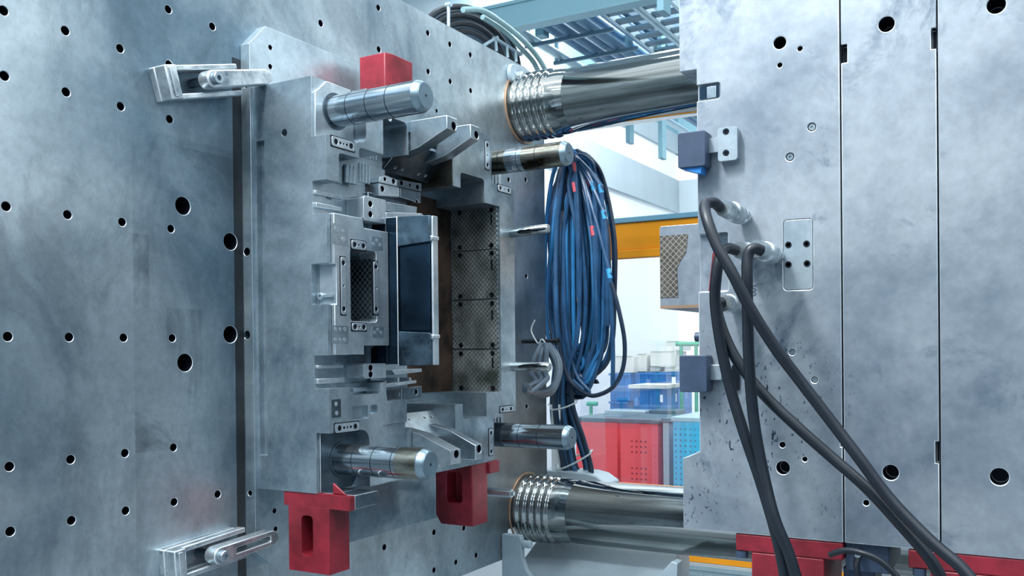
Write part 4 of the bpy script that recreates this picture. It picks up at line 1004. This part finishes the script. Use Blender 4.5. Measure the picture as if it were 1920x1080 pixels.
def trolley(us, vt, vb, y, label, top):
    t = thing('trolley', label, 'trolley', (at(us[0], vb, y=y).x, y, 0))
    for u in us:
        p = at(u, vt, y=y); obj('post', cyl(NB(), (p.x, y, .01), (p.x, y, p.z), .025, 8), 'green', t)
    p, q = at(top[0], vt, y=y), at(top[1], vt, y=y); obj('cross_bar', cyl(NB(), p, q, .03, 8), 'green', t)
    return t
trolley((1277, 1305), 645, 790, 11.2, 'green tube trolley beside the blue crates', (1268, 1312))
trolley((1108,), 757, 800, 10.9, 'green trolley handle seen left of the blue crates', (1101, 1120))

# white pillar and hanging brackets
b = NB(); p0, p1 = at(1117, 400, y=13), at(1139, 400, y=13); bx(b, p0.x, p1.x, 13, 13.4, 0, at(1130, 170, y=13).z); struct('wall_pillar', b, 'white')
b = NB(); p0 = at(1040, 400, y=13.4); p1 = at(1117, 400, y=13.4); bx(b, p0.x, p1.x, 13.41, 13.5, 0, at(1100, 170, y=13.4).z); struct('wall_panel', b, 'pale_panel')

# ceiling services
b = NB(); bx(b, -3.9, 1.2, 7.18, 7.32, 4.59, 4.62); bx(b, -3.9, 1.2, 7.2, 7.3, 4.62, 4.81); bx(b, -3.9, 1.2, 7.18, 7.32, 4.81, 4.84)
o = obj('crane_girder', b, 'cyan_paint'); tag(o, 'pale blue steel girder crossing the top of the hall', 'girder'); o['kind'] = 'structure'
del o['label']; del o['category']; o.name = 'trim_4'
pp = [(-2.15, 4.62), (-2.02, 4.60), (-1.9, 4.62), (-1.78, 4.60), (-2.10, 4.98), (-1.95, 4.98), (-1.80, 4.98), (-1.62, 4.75), (-2.42, 4.60)]
pl = ['second from the left', 'third from the left', 'fourth from the left', 'fifth from the left', 'upper row, left', 'upper row, middle', 'upper row, right', 'nearest the cable ladder', 'leftmost and palest']
for (x, z), w in zip(pp, pl):
    o = obj('ceiling_pipe', cyl(NB(), (x, 7.45, z + .08), (x, 12.5, z + .08), .045, 16), 'blue_pipe' if x > -2.3 else 'tray'); tag(o, 'blue grey pipe under the hall ceiling, ' + w if x > -2.3 else 'pale pipe under the hall ceiling, leftmost of the pipes', 'pipe'); recenter(o)
for y in (7.75, 8.35, 9.5, 10.4):
    t = thing('pipe_hanger', 'cross bar hanger carrying the ceiling pipes, %s' % {7.75: 'nearest', 8.35: 'second nearest', 9.5: 'third nearest', 10.4: 'farthest'}[y], 'hanger', (-1.9, y, 4.5))
    obj('cross_bar', bx(NB(), -2.5, -1.55, y, y + .03, 4.60, 4.634), 'dark_duct', t)
    obj('drop_rod', bx(NB(), -2.49, -2.46, y + .01, y + .04, 4.633, 6.9), 'cyan_paint', t)
for x0, w, lab in ((-1.58, .30, 'left'), (-1.22, .28, 'right')):
    t = thing('cable_ladder', 'galvanised cable ladder under the hall ceiling, %s of two' % lab, 'cable tray', (x0, 7.6, 4.7))
    for x in (x0, x0 + w): obj('side_rail', bx(NB(), x, x + .035, 7.55, 12, 4.70, 4.78), 'tray', t)
    for k in range(18): obj('rung', bx(NB(), x0 + .036, x0 + w - .001, 7.58 + k * .24, 7.69 + k * .24, 4.71, 4.73), 'dark_duct', t)
b = NB(); da, db_ = at(1140, 22, z=4.9), at(1169, 14, z=4.9); bx(b, da.x, at(1262, 94, z=4.9).x, da.y, da.y + 5, 4.9, 5.4); o = obj('air_duct', b, 'dark_duct', bevel=.01); tag(o, 'dark grey rectangular duct beside the cable ladders', 'duct'); recenter(o)
def dropbar(u0, u1, v, y, lab):
    p0, p1 = at(u0, v, y=y), at(u1, v, y=y); o = obj('drop_bracket', bx(NB(), p0.x, p1.x, y, y + .12, p0.z, 6.899), 'cyan_paint', bevel=.005); tag(o, lab, 'bracket'); recenter(o)
dropbar(1173, 1181, 268, 9.2, 'short pale blue drop bracket under the upper tie bar, left')
dropbar(1234, 1242, 297, 8.8, 'short pale blue drop bracket under the upper tie bar, right')
dropbar(1231, 1245, 22, 5.2, 'pale bracket hanging at the top beside the moving mould')
dropbar(1003, 1019, 68, 7.6, 'pale bracket hanging under the girder above the tie bar')

# ------------------------------------------------------------------ groups of repeats
GROUPS = {'tie_bar': 'polished tie bars of the machine', 'mould_clamp': 'clamps on the near edge of the fixed mould', 'hydraulic_hose': 'black hoses on the moving mould',
          'pale_hose': 'pale hoses over the platen', 'pallet_bin': 'plastic bins behind the gate', 'plastic_crate': 'blue crates in the stack', 'cardboard_box': 'cardboard boxes on the crates',
          'ceiling_pipe': 'pipes under the hall ceiling', 'pipe_hanger': 'hangers of the ceiling pipes', 'cable_ladder': 'cable ladders under the ceiling', 'drop_bracket': 'hanging pale brackets',
          'mould_half': 'two halves of the injection mould', 'trolley': 'green tube trolleys'}
for o in bpy.data.objects:
    k = o.name.split('.')[0]
    if o.parent is None and k in GROUPS and o.get('category'): o['group'] = GROUPS[k]
